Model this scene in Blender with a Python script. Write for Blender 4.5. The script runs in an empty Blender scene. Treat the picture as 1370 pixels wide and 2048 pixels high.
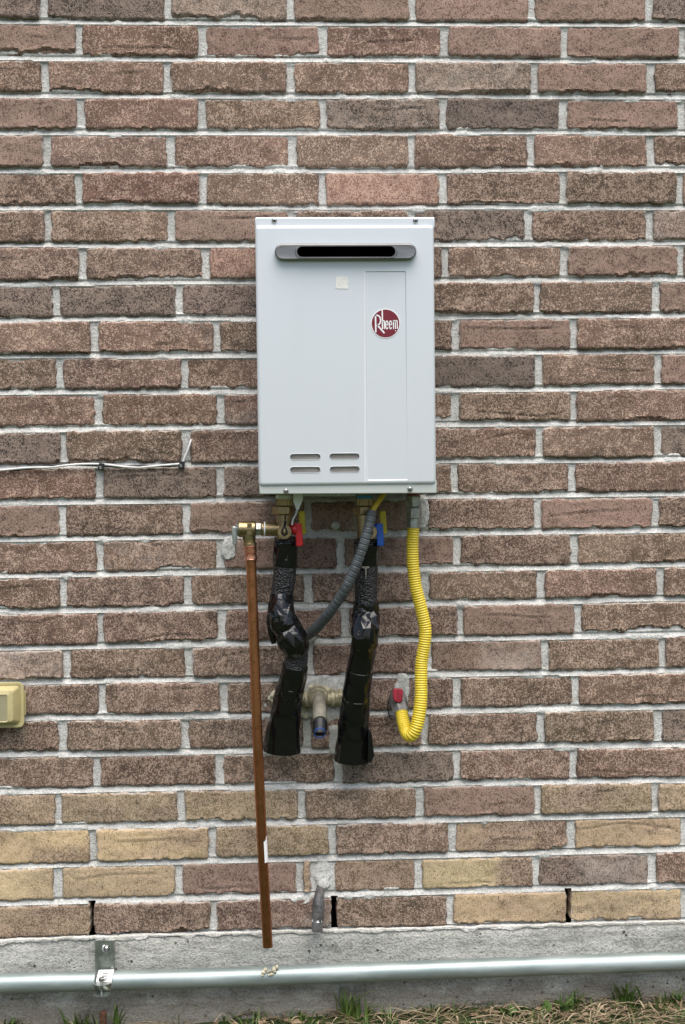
import bpy, bmesh, math, random
import numpy as np
from mathutils import Vector
random.seed(7); rng = np.random.default_rng(7)
R = math.radians
scene = bpy.context.scene
COL = scene.collection

# ------------------------------------------------------------------ camera
F, YAW, PIT, ROL = 2475.5, R(2.5094), R(-1.5824), R(-0.6622)
D = 2.6                                            # metres from the lens to the wall
CAM = Vector((-0.0764, -D, -1.0235))
fw = Vector((math.sin(YAW)*math.cos(PIT), math.cos(YAW)*math.cos(PIT), math.sin(PIT)))
r0 = Vector((math.cos(YAW), -math.sin(YAW), 0)); u0 = r0.cross(fw)
rt = math.cos(ROL)*r0 + math.sin(ROL)*u0
up = -math.sin(ROL)*r0 + math.cos(ROL)*u0
cd = bpy.data.cameras.new('camera'); cam = bpy.data.objects.new('camera', cd); COL.objects.link(cam)
from mathutils import Matrix
cam.matrix_world = Matrix(((rt.x, up.x, -fw.x, CAM.x), (rt.y, up.y, -fw.y, CAM.y), (rt.z, up.z, -fw.z, CAM.z), (0, 0, 0, 1)))
cd.sensor_fit = 'VERTICAL'; cd.sensor_height = 36; cd.lens = F*36/2048; cd.clip_start = .05; cd.clip_end = 300
scene.camera = cam
# ------------------------------------------------------------------ daylight
w = bpy.data.worlds.new("World"); scene.world = w; w.use_nodes = True
SUN_EL, SUN_ROT = R(68), R(172)
sk = w.node_tree.nodes.new('ShaderNodeTexSky'); sk.sky_type = 'NISHITA'; sk.sun_disc = False
sk.sun_elevation = SUN_EL; sk.sun_rotation = SUN_ROT; sk.dust_density = 4.0; sk.air_density = 1.0; sk.ozone_density = 1.0
bg = w.node_tree.nodes['Background']; w.node_tree.links.new(sk.outputs[0], bg.inputs[0]); bg.inputs[1].default_value = .06
sl = bpy.data.lights.new('sun', 'SUN'); sl.energy = 1.5; sl.angle = R(68); sl.color = (1, .965, .92)
so = bpy.data.objects.new('sun', sl); COL.objects.link(so)
sd = Vector((math.sin(SUN_ROT)*math.cos(SUN_EL), math.cos(SUN_ROT)*math.cos(SUN_EL), math.sin(SUN_EL)))
so.rotation_euler = sd.to_track_quat('Z', 'Y').to_euler(); so.location = sd*20
vs = scene.view_settings
vs.view_transform = 'Standard'; vs.look = 'None'; vs.gamma = 1; vs.use_curve_mapping = False; vs.exposure = 1.52

# ------------------------------------------------------------------ helpers
def P(px, py, d=0.0):
    """point of the place seen at (px,py) of the photograph, d metres in front of the brick faces"""
    v = fw*F + rt*(px-685) + up*(1024-py)
    t = (-d - CAM.y)/v.y
    return CAM + v*t
def S(d=0.0): return (D-d)/F                       # metres per photograph pixel at that depth

def hsh(ix, iy, s):
    h = np.sin(ix*127.1 + iy*311.7 + s*74.7)*43758.5453
    return h - np.floor(h)
def vn(x, y, s=0):
    ix = np.floor(x); iy = np.floor(y); fx = x-ix; fy = y-iy
    fx = fx*fx*(3-2*fx); fy = fy*fy*(3-2*fy)
    a = hsh(ix, iy, s); b = hsh(ix+1, iy, s); c = hsh(ix, iy+1, s); d_ = hsh(ix+1, iy+1, s)
    return (a+(b-a)*fx)*(1-fy) + (c+(d_-c)*fx)*fy
def fbm(x, y, s=0, o=3):
    t = 0; a = .5; n = 0
    for k in range(o):
        t = t + a*vn(x*2**k, y*2**k, s+k*13); n += a; a *= .5
    return t/n*2-1
def sstep(a, b, x):
    t = np.clip((x-a)/(b-a), 0, 1); return t*t*(3-2*t)

ORG = {}
def org(o): return ORG.get(o.name, Vector((0, 0, 0))) if o else Vector((0, 0, 0))
def tag(o, label=None, cat=None, group=None, kind=None):
    for k, v in (('label', label), ('category', cat), ('group', group), ('kind', kind)):
        if v: o[k] = v
    return o
def thing(name, loc, label, cat, group=None):
    o = bpy.data.objects.new(name, None); COL.objects.link(o); o.location = loc; o.empty_display_size = .05
    ORG[o.name] = Vector(loc); return tag(o, label, cat, group)
def link(name, me, mats, parent=None, smooth=35):
    for m in (mats if isinstance(mats, (list, tuple)) else [mats]): me.materials.append(m)
    o = bpy.data.objects.new(name, me); COL.objects.link(o)
    if parent: o.parent = parent; ORG[o.name] = org(parent)
    if smooth:
        me.shade_smooth(); me.set_sharp_from_angle(angle=R(smooth))
    return o
def npmesh(name, V, Q, mat, parent=None, smooth=0, cols=None, colname='col'):
    V = np.asarray(V, dtype=np.float32) - np.array(org(parent), dtype=np.float32)
    Q = np.asarray(Q, dtype=np.int32); n = Q.shape[1]
    me = bpy.data.meshes.new(name)
    me.vertices.add(len(V)); me.vertices.foreach_set('co', V.ravel())
    me.loops.add(Q.size); me.loops.foreach_set('vertex_index', Q.ravel())
    me.polygons.add(len(Q)); me.polygons.foreach_set('loop_start', np.arange(0, Q.size, n, dtype=np.int32))
    me.update(calc_edges=True)
    if cols is not None:
        at = me.color_attributes.new(colname, 'FLOAT_COLOR', 'POINT'); at.data.foreach_set('color', np.asarray(cols, dtype=np.float32).ravel())
    me.validate()
    return link(name, me, mat, parent, smooth)
def gridq(nx, nz):
    i = np.arange(nx-1)[None, :] + np.arange(nz-1)[:, None]*nx
    return np.stack([i, i+1, i+1+nx, i+nx], -1).reshape(-1, 4)

class MB:
    def __init__(s): s.v = []; s.f = []
    def add(s, vs, fs):
        b = len(s.v); s.v += [Vector(v) for v in vs]; s.f += [[b+i for i in f] for f in fs]; return s
    def rings(s, rs, cap0=True, cap1=True, close=True):
        n = len(rs[0]); b = len(s.v)
        for r in rs: s.v += [Vector(p) for p in r]
        for k in range(len(rs)-1):
            for i in range(n if close else n-1):
                j = (i+1) % n
                s.f.append([b+k*n+i, b+k*n+j, b+(k+1)*n+j, b+(k+1)*n+i])
        if cap0: s.f.append([b+i for i in range(n)][::-1])
        if cap1: s.f.append([b+(len(rs)-1)*n+i for i in range(n)])
        return s
    def lathe(s, p0, p1, prof, n=20, ref=None, ph=0, cap0=True, cap1=True):
        """prof: list of (t along p0..p1, radius)"""
        p0 = Vector(p0); p1 = Vector(p1); T = (p1-p0).normalized()
        A = Vector(ref) if ref else (Vector((0, -1, 0)) if abs(T.y) < .9 else Vector((0, 0, 1)))
        A = (A - T*A.dot(T)).normalized(); B = T.cross(A)
        rs = []
        for t, r in prof:
            c = p0+(p1-p0)*t
            rs.append([c+(A*math.cos(ph+2*math.pi*i/n)+B*math.sin(ph+2*math.pi*i/n))*r for i in range(n)])
        return s.rings(rs, cap0, cap1)
    def cyl(s, p0, p1, r, n=20, r1=None, b=.12, ph=0, ref=None):
        L = (Vector(p1)-Vector(p0)).length; r1 = r if r1 is None else r1
        e = min(b*r/L, .4)
        return s.lathe(p0, p1, [(0, r*(1-b)), (e, r), (1-e, r1), (1, r1*(1-b))], n, ref, ph)
    def hexn(s, p0, p1, r, ph=0): return s.cyl(p0, p1, r, 6, b=.08, ph=ph)
    def box(s, c, sx, sy, sz, ax=None):
        c = Vector(c); X, Y, Z = ax if ax else (Vector((1, 0, 0)), Vector((0, 1, 0)), Vector((0, 0, 1)))
        vs = [c+X*sx*i/2+Y*sy*j/2+Z*sz*k/2 for i in (-1, 1) for j in (-1, 1) for k in (-1, 1)]
        return s.add(vs, [(0, 1, 3, 2), (4, 6, 7, 5), (0, 4, 5, 1), (2, 3, 7, 6), (0, 2, 6, 4), (1, 5, 7, 3)])
    def plate(s, pts, d0, d1):
        """polygon of photograph points from depth d0 (back) to d1 (front)"""
        A = [P(x, y, d0) for x, y in pts]; B = [P(x, y, d1) for x, y in pts]
        return s.rings([A, B])
    def build(s, name, mat, parent=None, smooth=35, bevel=0, seg=2):
        o_ = org(parent); me = bpy.data.meshes.new(name)
        me.from_pydata([v-o_ for v in s.v], [], s.f); me.validate()
        bm = bmesh.new(); bm.from_mesh(me); bmesh.ops.recalc_face_normals(bm, faces=bm.faces); bm.to_mesh(me); bm.free()
        o = link(name, me, mat, parent, smooth)
        if bevel:
            m = o.modifiers.new('bevel', 'BEVEL'); m.width = bevel; m.segments = seg; m.limit_method = 'ANGLE'; m.angle_limit = R(40)
        return o

def catmull(pts, n):
    pts = np.array(pts, float); m = len(pts); out = []
    q = np.vstack([2*pts[0]-pts[1], pts, 2*pts[-1]-pts[-2]])
    for u in np.linspace(0, m-1, n):
        i = min(int(u), m-2); t = u-i; a, b, c, d_ = q[i:i+4]
        out.append(.5*((2*b)+(-a+c)*t+(2*a-5*b+4*c-d_)*t*t+(-a+3*b-3*c+d_)*t**3))
    return np.array(out)
def tube(pts, rad, n=24, disp=None, flat=1.0, ref=(0, -1, 0), cap=True):
    """pts (m,3) world, rad (m,); returns verts, quads; disp(arc, theta) adds to the radius"""
    pts = np.array(pts, float); m = len(pts)
    T = np.gradient(pts, axis=0); T /= np.linalg.norm(T, axis=1)[:, None]
    N = np.zeros_like(T); a = np.array(ref, float); a -= T[0]*a.dot(T[0]); N[0] = a/np.linalg.norm(a)
    for i in range(1, m):
        a = N[i-1]-T[i]*N[i-1].dot(T[i]); N[i] = a/np.linalg.norm(a)
    B = np.cross(T, N)
    th = np.linspace(0, 2*math.pi, n, endpoint=False)
    arc = np.concatenate([[0], np.cumsum(np.linalg.norm(np.diff(pts, axis=0), axis=1))])
    r = np.repeat(np.array(rad, float)[:, None], n, 1)
    if disp is not None: r = r + disp(arc[:, None]+0*th[None], th[None]+0*arc[:, None])
    V = pts[:, None]+r[..., None]*(np.cos(th)[None, :, None]*N[:, None]*flat+np.sin(th)[None, :, None]*B[:, None])
    i = np.arange(m-1)[:, None]*n+np.arange(n)[None]; j = np.arange(m-1)[:, None]*n+(np.arange(n)[None]+1) % n
    Q = np.stack([i, j, j+n, i+n], -1).reshape(-1, 4)
    V = V.reshape(-1, 3)
    if cap:
        V = np.vstack([V, pts[0], pts[-1]]); c0, c1 = m*n, m*n+1; k = np.arange(n)
        cq = np.concatenate([np.stack([(k+1) % n, k, np.full(n, c0), np.full(n, c0)], -1),
                             np.stack([k+(m-1)*n, (k+1) % n+(m-1)*n, np.full(n, c1), np.full(n, c1)], -1)])
        return V, Q, cq[:, :3]
    return V, Q, None
def tubeobj(name, pts, rad, mat, parent=None, smooth=50, **k):
    V, Q, C_ = tube(pts, rad, **k)
    fs = Q.tolist() + (C_.tolist() if C_ is not None else [])
    mb = MB(); mb.v = [Vector(v) for v in V]; mb.f = fs
    return mb.build(name, mat, parent, smooth)
def path(pp, n):                                   # pp: (px,py,depth,halfwidth px) -> world points and radii
    c = catmull(pp, n)
    return np.array([P(x, y, d) for x, y, d, _ in c]), np.array([h*S(d) for _, _, d, h in c])

# ------------------------------------------------------------------ materials
class NT:
    def __init__(s, name):
        s.m = bpy.data.materials.new(name); s.m.use_nodes = True; s.t = s.m.node_tree; s.b = s.t.nodes['Principled BSDF']
    def n(s, ty, **k):
        x = s.t.nodes.new('ShaderNode'+ty)
        for a, v in k.items(): setattr(x, a, v)
        return x
    def l(s, a, b): s.t.links.new(a, b)
    def pos(s, scale=(1, 1, 1)):
        g = s.n('NewGeometry'); mp = s.n('Mapping'); mp.inputs['Scale'].default_value = scale; s.l(g.outputs['Position'], mp.inputs[0]); return mp.outputs[0]
    def noise(s, sc, det=3, ro=.55, vec=None, dist=0):
        x = s.n('TexNoise'); x.inputs['Scale'].default_value = sc; x.inputs['Detail'].default_value = det
        x.inputs['Roughness'].default_value = ro; x.inputs['Distortion'].default_value = dist
        s.l(vec or s.pos(), x.inputs['Vector']); return x.outputs['Fac']
    def ramp(s, fac, a, b, ca=0, cb=1):
        x = s.n('MapRange'); x.interpolation_type = 'SMOOTHSTEP'
        s.l(fac, x.inputs[0]); x.inputs[1].default_value = a; x.inputs[2].default_value = b; x.inputs[3].default_value = ca; x.inputs[4].default_value = cb
        return x.outputs[0]
    def mix(s, f, a, b, mode='MIX'):
        x = s.n('Mix', data_type='RGBA', blend_type=mode)
        for v, i in ((f, 0), (a, 6), (b, 7)):
            if isinstance(v, (int, float)): x.inputs[i].default_value = v
            elif isinstance(v, tuple): x.inputs[i].default_value = (*v, 1) if len(v) == 3 else v
            else: s.l(v, x.inputs[i])
        return x.outputs[2]
    def math(s, op, a, b=0.):
        x = s.n('Math', operation=op)
        for v, i in ((a, 0), (b, 1)):
            if isinstance(v, (int, float)): x.inputs[i].default_value = v
            else: s.l(v, x.inputs[i])
        return x.outputs[0]
    def bump(s, h, dist, st=1.0, prev=None):
        x = s.n('Bump'); x.inputs['Strength'].default_value = st; x.inputs['Distance'].default_value = dist
        s.l(h, x.inputs['Height'])
        if prev: s.l(prev, x.inputs['Normal'])
        return x.outputs[0]
    def set(s, col=None, rough=None, metal=None, normal=None, spec=None, coat=None):
        for v, k in ((col, 'Base Color'), (rough, 'Roughness'), (metal, 'Metallic'), (normal, 'Normal'), (spec, 'Specular IOR Level'), (coat, 'Coat Weight')):
            if v is None: continue
            if isinstance(v, tuple): s.b.inputs[k].default_value = (*v, 1)
            elif isinstance(v, (int, float)): s.b.inputs[k].default_value = v
            else: s.l(v, s.b.inputs[k])
        return s.m

def m_brick():
    t = NT('brick'); a = t.n('VertexColor', layer_name='col')
    c = a.outputs['Color']; st = a.outputs['Alpha']
    f1 = t.noise(470, 2.5, .62, dist=.6); f2 = t.noise(190, 3, .65); f3 = t.noise(700, 2, .5); f4 = t.noise(34, 4, .65)
    fv_ = t.noise(1, 2.5, .6, t.pos((420, 300, 120)))          # wire-cut drag marks, upright
    k = t.math('ADD', t.math('MULTIPLY', f1, .62), t.math('MULTIPLY', f2, .38))
    k2 = t.math('ADD', k, t.math('MULTIPLY', t.math('SUBTRACT', f4, .5), .30))
    thr = t.math('SUBTRACT', k2, t.math('MULTIPLY', st, .115))  # more flecks on the sandier bricks
    fl = t.ramp(thr, .385, .470)
    fc = t.mix(.62, t.mix(1, c, (2.35, 2.3, 2.2), 'MULTIPLY'), (.60, .46, .365))
    c1 = t.mix(t.math('MULTIPLY', fl, t.math('ADD', t.math('MULTIPLY', st, .58), .36)), c, fc)
    c1 = t.mix(t.ramp(k, .33, .44, .65, 0), c1, t.mix(1, c, (.50, .46, .45), 'MULTIPLY'))
    pit = t.ramp(fv_, .31, .37, .85, 0); c1 = t.mix(pit, c1, (.032, .025, .023))
    grit = t.ramp(f3, .68, .74, 0, .55); c1 = t.mix(grit, c1, (.52, .44, .37))
    nm = t.bump(k, .0026, .9); nm = t.bump(fv_, .0022, .5, nm)
    return t.set(c1, .95, 0, nm, .1)
def m_mortar(base=(.76, .76, .73), dk=(.56, .56, .53)):
    t = NT('mortar'); f1 = t.noise(260, 3, .65); f2 = t.noise(18, 4, .6); f3 = t.noise(500, 2, .6)
    c = t.mix(t.ramp(f2, .3, .7), dk, base)
    c = t.mix(t.ramp(f1, .34, .62), t.mix(1, c, (.72, .71, .69), 'MULTIPLY'), c)
    c = t.mix(t.ramp(f1, .60, .72, 0, .55), c, (.66, .66, .63))
    nm = t.bump(f1, .004, .8); nm = t.bump(f3, .0015, .6, nm)
    return t.set(c, .95, 0, nm, .1)
def m_concrete():
    t = NT('concrete'); f1 = t.noise(7, 5, .68, t.pos((1, 1, 2.0))); f2 = t.noise(210, 3, .65); f3 = t.noise(75, 3, .65); f5 = t.noise(420, 2, .6)
    hs = t.noise(60, 4, .65, t.pos((.16, 1, 1.6))); pn = t.noise(20, 2, .5)
    c = t.mix(t.ramp(f1, .36, .64), (.39, .392, .36), (.61, .61, .56))
    c = t.mix(t.ramp(hs, .38, .52, .6, 0), c, t.mix(1, c, (.70, .70, .69), 'MULTIPLY'))
    c = t.mix(t.ramp(hs, .58, .70, 0, .45), c, (.58, .57, .53))
    c = t.mix(t.ramp(f2, .36, .52, .8, 0), c, t.mix(1, c, (.62, .61, .59), 'MULTIPLY'))
    c = t.mix(t.ramp(f2, .56, .66, 0, .5), c, (.60, .59, .54))
    c = t.mix(t.ramp(f3, .62, .68, 0, .6), c, (.66, .65, .60))
    holes = None
    for sc, a0, a1, th0 in ((46, .10, .20, .50), (110, .10, .22, .55)):
        v = t.n('TexVoronoi'); v.inputs['Scale'].default_value = sc; t.l(t.pos(), v.inputs['Vector'])
        hl = t.math('MULTIPLY', t.ramp(v.outputs['Distance'], a0, a1, 1, 0), t.ramp(pn, th0, th0+.06))
        holes = hl if holes is None else t.math('MAXIMUM', holes, hl)
    c = t.mix(t.math('MULTIPLY', holes, .9), c, (.045, .043, .038))
    st = t.noise(14, 5, .65); g = t.n('NewGeometry'); sx = t.n('SeparateXYZ'); t.l(g.outputs['Position'], sx.inputs[0])
    low = t.ramp(t.math('ADD', sx.outputs['Z'], t.math('MULTIPLY', t.math('SUBTRACT', st, .5), .12)), -2.135, -2.085, .6, 0)
    c = t.mix(low, c, (.17, .14, .10))                        # darker and browner towards the foot
    nm = t.bump(f2, .004, .9); nm = t.bump(holes, .005, -1.0, nm); nm = t.bump(f1, .012, .5, nm); nm = t.bump(f5, .0015, .6, nm)
    return t.set(c, .95, 0, nm, .2)
def m_simple(name, col, rough=.5, metal=0., nsc=40, var=.15, bump=0., bsc=300, spec=.5, stretch=(1, 1, 1), coat=None):
    t = NT(name); f = t.noise(nsc, 4, .6, t.pos(stretch))
    lo = tuple(c*(1-var) for c in col); hi = tuple(min(1, c*(1+var)) for c in col)
    c = t.mix(t.ramp(f, .3, .7), lo, hi)
    nm = t.bump(t.noise(bsc, 3, .6), bump, .8) if bump else None
    r = t.ramp(f, .25, .75, max(.04, rough*.82), min(1, rough*1.18))
    return t.set(c, r, metal, nm, spec, coat)
M = {}
M['brick'] = m_brick(); M['mortar'] = m_mortar(); M['bead'] = m_mortar((.78, .77, .72), (.56, .55, .50)); M['bead'].name = 'mortar_bead'
M['concrete'] = m_concrete()
M['cavity'] = m_simple('wall_cavity', (.02, .017, .015), .9)
def m_paint():
    t = NT('silver_paint'); f = t.noise(2.2, 2, .5); g = t.noise(9, 5, .6, t.pos((3.2, 1, .35)))
    c = t.mix(f, (.665, .705, .728), (.69, .73, .752)); c = t.mix(t.ramp(g, .5, .8, 0, .10), c, (.55, .56, .54))
    return t.set(c, .30, .22)
M['paint'] = m_paint()
M['flange'] = m_simple('pale_paint', (.50, .535, .505), .4, 0, 5, .03)
M['steel'] = m_simple('brushed_steel', (.25, .25, .245), .34, .85, 60, .1, .0002, 500, stretch=(.1, 1, 1))
M['black'] = m_simple('black_void', (.008, .008, .008), .7)
M['inner'] = m_simple('inner_plate', (.33, .295, .265), .5, .2, 20, .12)
M['screw'] = m_simple('screw_steel', (.42, .43, .42), .3, .9, 200, .2)
M['red_print'] = m_simple('red_print', (.165, .005, .020), .55, 0, 20, .04)
M['white_print'] = m_simple('white_print', (.86, .86, .86), .4, 0, 20, .02)
M['paper'] = m_simple('masking_tape', (.80, .80, .74), .7, 0, 60, .05, .0008, 200)
M['brass'] = m_simple('brass', (.33, .25, .135), .33, .9, 45, .25, .0006, 250)
M['brass_dull'] = m_simple('cast_brass', (.40, .30, .15), .45, .85, 60, .28, .001, 300)
M['nickel'] = m_simple('grey_fitting', (.38, .39, .365), .36, .8, 60, .3, .0005, 250)
M['dark_metal'] = m_simple('dark_fitting', (.24, .235, .22), .5, .6, 60, .4, .001, 250)
M['tape_white'] = m_simple('thread_tape', (.8, .82, .8), .6, 0, 200, .1, .0006, 500)
M['blue_ring'] = m_simple('blue_ring', (.05, .30, .55), .45)
M['red_plastic'] = m_simple('red_plastic', (.45, .012, .018), .38, 0, 60, .12)
M['faded_red'] = m_simple('faded_red_plastic', (.33, .022, .045), .5, 0, 80, .3, .0006, 200)
M['blue_plastic'] = m_simple('blue_plastic', (.012, .075, .34), .36, 0, 60, .12)
M['yellow_plastic'] = m_simple('yellow_plastic', (.55, .44, .012), .45, 0, 60, .12)
def m_hose():
    t = NT('yellow_hose'); f = t.noise(55, 4, .65); f2 = t.noise(300, 3, .6)
    c = t.mix(t.ramp(f, .3, .7), (.66, .50, .035), (.78, .60, .05))
    c = t.mix(t.ramp(f, .58, .72, 0, .4), c, (.42, .33, .07)); c = t.mix(t.ramp(f2, .66, .74, 0, .6), c, (.85, .78, .45))
    return t.set(c, t.ramp(f, .3, .7, .30, .5), 0, t.bump(f2, .0006, .5))
M['yellow_hose'] = m_hose()
M['yellow_wire'] = m_simple('yellow_cable', (.58, .42, .03), .4, 0, 60, .1)
M['copper'] = None
def m_copper():
    t = NT('copper'); f = t.noise(14, 4, .6, t.pos((1, 1, .12))); f2 = t.noise(60, 4, .65)
    c = t.mix(t.ramp(f, .3, .7), (.46, .165, .072), (.62, .265, .13))
    c = t.mix(t.ramp(f2, .5, .75, 0, .55), c, (.26, .10, .045))
    g = t.n('NewGeometry'); sx = t.n('SeparateXYZ'); t.l(g.outputs['Position'], sx.inputs[0])
    c = t.mix(t.ramp(t.noise(170, 3, .7), .62, .70, 0, .55), c, (.17, .075, .04)); c = t.mix(t.ramp(t.noise(38, 4, .7, t.pos((1, 1, .5))), .60, .68, 0, .5), c, (.30, .15, .085))
    low_brown = t.ramp(t.math('ADD', sx.outputs['Z'], t.math('MULTIPLY', f, .5)), -1.75, -1.0, .62, 0)
    c = t.mix(low_brown, c, (.25, .095, .038))                     # browner towards the lower end
    return t.set(c, t.ramp(f2, .3, .7, .24, .42), .95, t.bump(f, .0006, .5))
M['copper'] = m_copper()
M['copper_new'] = m_simple('bright_copper', (.66, .30, .19), .27, .95, 40, .12)
def m_tape():
    t = NT('black_tape'); f = t.noise(30, 2, .5, dist=1.0); f2 = t.noise(70, 4, .6)
    nm = t.bump(f, .004, .35)
    return t.set((.0045, .0045, .005), t.ramp(f2, .3, .7, .10, .22), 0, nm, .5, .05)
M['tape'] = m_tape()
def m_foam():
    t = NT('foam'); v = t.n('TexVoronoi'); v.inputs['Scale'].default_value = 260; t.l(t.pos(), v.inputs['Vector'])
    f = t.noise(160, 2, .6)
    h = t.math('ADD', t.math('MULTIPLY', v.outputs['Distance'], -1.), f)
    c = t.mix(t.ramp(f, .35, .65), (.012, .012, .013), (.030, .031, .034))
    return t.set(c, .42, 0, t.bump(h, .0035, 1.0), .5)
M['foam'] = m_foam()
M['grey_tube'] = m_simple('grey_conduit', (.088, .100, .105), .45, 0, 40, .2, .0004, 200)
def m_galv():
    t = NT('galvanised'); f = t.noise(30, 4, .6, t.pos((.25, 1, 1))); f2 = t.noise(220, 3, .6, t.pos((1, 1, .15)))
    c = t.mix(t.ramp(f, .3, .7), (.265, .32, .312), (.39, .445, .435))
    c = t.mix(t.ramp(f2, .58, .72, 0, .4), c, (.34, .39, .38))
    c = t.mix(t.ramp(t.noise(70, 3, .7), .68, .76, 0, .7), c, (.20, .22, .20))
    return t.set(c, t.ramp(f, .3, .7, .40, .56), .6, t.bump(f2, .0004, .5))
M['galv'] = m_galv()
M['zinc'] = m_simple('zinc_plate', (.40, .43, .40), .34, .85, 50, .25, .0004, 200)
M['foam_cream'] = m_simple('cream_foam', (.52, .48, .345), .8, 0, 60, .3, .003, 120, .2)
M['cream_brass'] = m_simple('grimy_brass', (.40, .36, .235), .5, .35, 45, .45, .002, 160)
M['pvc_old'] = m_simple('weathered_pipe', (.10, .097, .097), .55, 0, 50, .5, .002, 140)
M['grey_pvc'] = m_simple('grey_stub', (.27, .255, .205), .55, .2, 60, .25, .001, 160)
M['box'] = m_simple('beige_plastic', (.47, .41, .205), .42, 0, 14, .12, .0008, 60)
M['cover_window'] = m_simple('clear_smoked_window', (.33, .30, .19), .25, 0, 10, .15)
M['white_cable'] = m_simple('white_cable', (.66, .66, .64), .35, 0, 80, .12)
M['black_plastic'] = m_simple('black_plastic', (.014, .014, .015), .4)
M['soil'] = m_simple('soil', (.085, .065, .045), .95, 0, 60, .5, .006, 90)
M['rust'] = m_simple('rust', (.13, .055, .028), .8, 0, 90, .4, .002, 200)
def m_leaf(name, a, b, rough=.5):
    t = NT(name); g = t.n('VertexColor', layer_name='col')
    c = t.mix(g.outputs['Color'], a, b); x = t.mix(t.ramp(t.noise(90, 3, .6), .3, .7, 0, .3), c, t.mix(1, c, (.6, .6, .55), 'MULTIPLY'))
    return t.set(x, rough, 0, None, .3)
M['grass'] = m_leaf('grass', (.035, .08, .015), (.14, .20, .05))
M['straw'] = m_leaf('dry_straw', (.13, .09, .05), (.46, .37, .25), .8)
M['leaf'] = m_leaf('weed_leaf', (.06, .13, .03), (.14, .22, .06))
M['litter'] = m_leaf('dead_leaf', (.14, .085, .05), (.38, .28, .19), .8)

# ------------------------------------------------------------------ brick wall
ROWL = {0: -33, 1: 42, 2: 114.5, 3: 190.5, 4: 264.5, 5: 339, 6: 415, 7: 490.5, 8: 565, 9: 639.5, 10: 712.5, 11: 786, 12: 859.5, 13: 933.5, 14: 1006.5, 15: 1079.5, 16: 1152, 17: 1224, 18: 1297, 19: 1368, 20: 1439, 21: 1511, 22: 1585, 23: 1658.5, 24: 1733, 25: 1808, 26: 1881}
ROWR = {0: -23, 1: 48.5, 2: 121.5, 3: 192, 4: 264.5, 5: 339, 6: 412.5, 7: 485, 8: 558.5, 9: 631, 10: 703, 11: 774.5, 12: 846, 13: 917, 14: 987.5, 15: 1059.5, 16: 1129, 17: 1198.5, 18: 1268.5, 19: 1340.5, 20: 1414, 21: 1489.5, 22: 1561, 23: 1629, 24: 1700.5, 25: 1772, 26: 1844}
for k in range(1, 5):                              # courses above the picture
    ROWL[-k] = -33-75*k; ROWR[-k] = -23-72.5*k
NR = 26
LINE = {}
for k in ROWL:
    a = P(3, ROWL[k]); b = P(1355, ROWR[k]); m_ = (b.z-a.z)/(b.x-a.x); LINE[k] = (a.z-m_*a.x, m_)
def zl(k, x):
    a, m_ = LINE[k]; return a+m_*x + .0016*(2*vn(np.asarray(x)*3.1+k*7.7, np.asarray(x)*0+k, 5)-1)
C = dict(p=(.168, .108, .082), b=(.122, .083, .063), r=(.134, .083, .067), d=(.066, .052, .046), k=(.046, .038, .037), t=(.168, .115, .086),
         o=(.140, .099, .071), y=(.345, .262, .148), g=(.165, .128, .110), s=(.185, .104, .080), m=(.215, .160, .100))
C['Y'] = C['y']
SPK = dict(p=1., b=.80, r=.32, d=.46, k=.25, t=1.05, o=.85, y=.30, Y=.30, g=.65, s=.6, m=.55)
# head joints (photograph px at mid height) and the brick colours between them, course by course
ROWS = [
 ([87, 335, 581, 825, 1063.5, 1299.5], 'dkgrrrk'.replace('k', 'd')),
 ([157, 403, 645, 889, 1129, 1365], 'rprtrrr'),
 ([89, 335, 580, 824, 1067.5, 1301.5], 'btttgrt'),
 ([161, 404, 646, 887, 1127, 1364], 'rpodkrb'),
 ([93, 342, 585, 823, 1062, 1302.5], 'rtptttt'),
 ([156, 404, 645, 886, 1126, 1362], 'bptsbbr'),
 ([96, 343, 585, 824, 1058, 1300], 'obrbdbg'),
 ([165, 412, 652, 890, 1128, 1362.6], 'bbsbtrb'),
 ([112, 358.6, 600, 838, 1074, 1313], 'ddddbtr'),
 ([188, 432, 676, 911, 1147, 1384], 'ppobrtb'),
 ([120, 369, 612, 845, 1079, 1317], 'bpobktr'),
 ([198, 442, 682, 911, 1147, 1384], 'pppbopb'),
 ([126.4, 372, 614, 848, 1081, 1317], 'dtobptd'),
 ([199, 441, 683, 909.5, 1145, 1381], 'pddbbtb'),
 ([126, 371.4, 615, 849, 1077, 1312], 'rbrrbrb'),
 ([200, 441, 682, 914, 1150, 1385], 'pbrrbtb'),
 ([127, 375, 617, 850, 1082.6, 1320.6], 'pbbbtpt'),
 ([201.5, 444, 690, 921, 1157.4, 1392], 'pbbbrtb'),
 ([133, 378, 620, 856, 1091, 1324], 'gobbrob'),
 ([204, 448, 690, 914.5, 1151.7, 1386], 'bbbbopb'),
 ([125, 368, 615, 850, 1082, 1317], 'bbbbbod'),
 ([194, 438, 675.6, 914, 1147, 1382], 'bbbdbpb'),
 ([117.5, 362, 603, 840, 1076, 1311], 'mmmormm'),
 ([186.5, 425.6, 664, 905, 1142.7, 1368], 'yymbYyy'),
 ([115, 357.7, 599, 627, 662, 837, 1072, 1305], 'yyrm.mYdb'),
 ([184, 426.7, 668, 901, 1137.5, 1369], 'mbbbyyy'),
]
WEEP = {25: (184, 668, 1137.5)}
wall = thing('brick_wall', P(685, 1881, 0) + Vector((0, .05, 0)), 'brown and tan brick wall with pale grey mortar joints that the heater hangs on', 'brick wall')
JH = .0060                                          # half a joint
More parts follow.
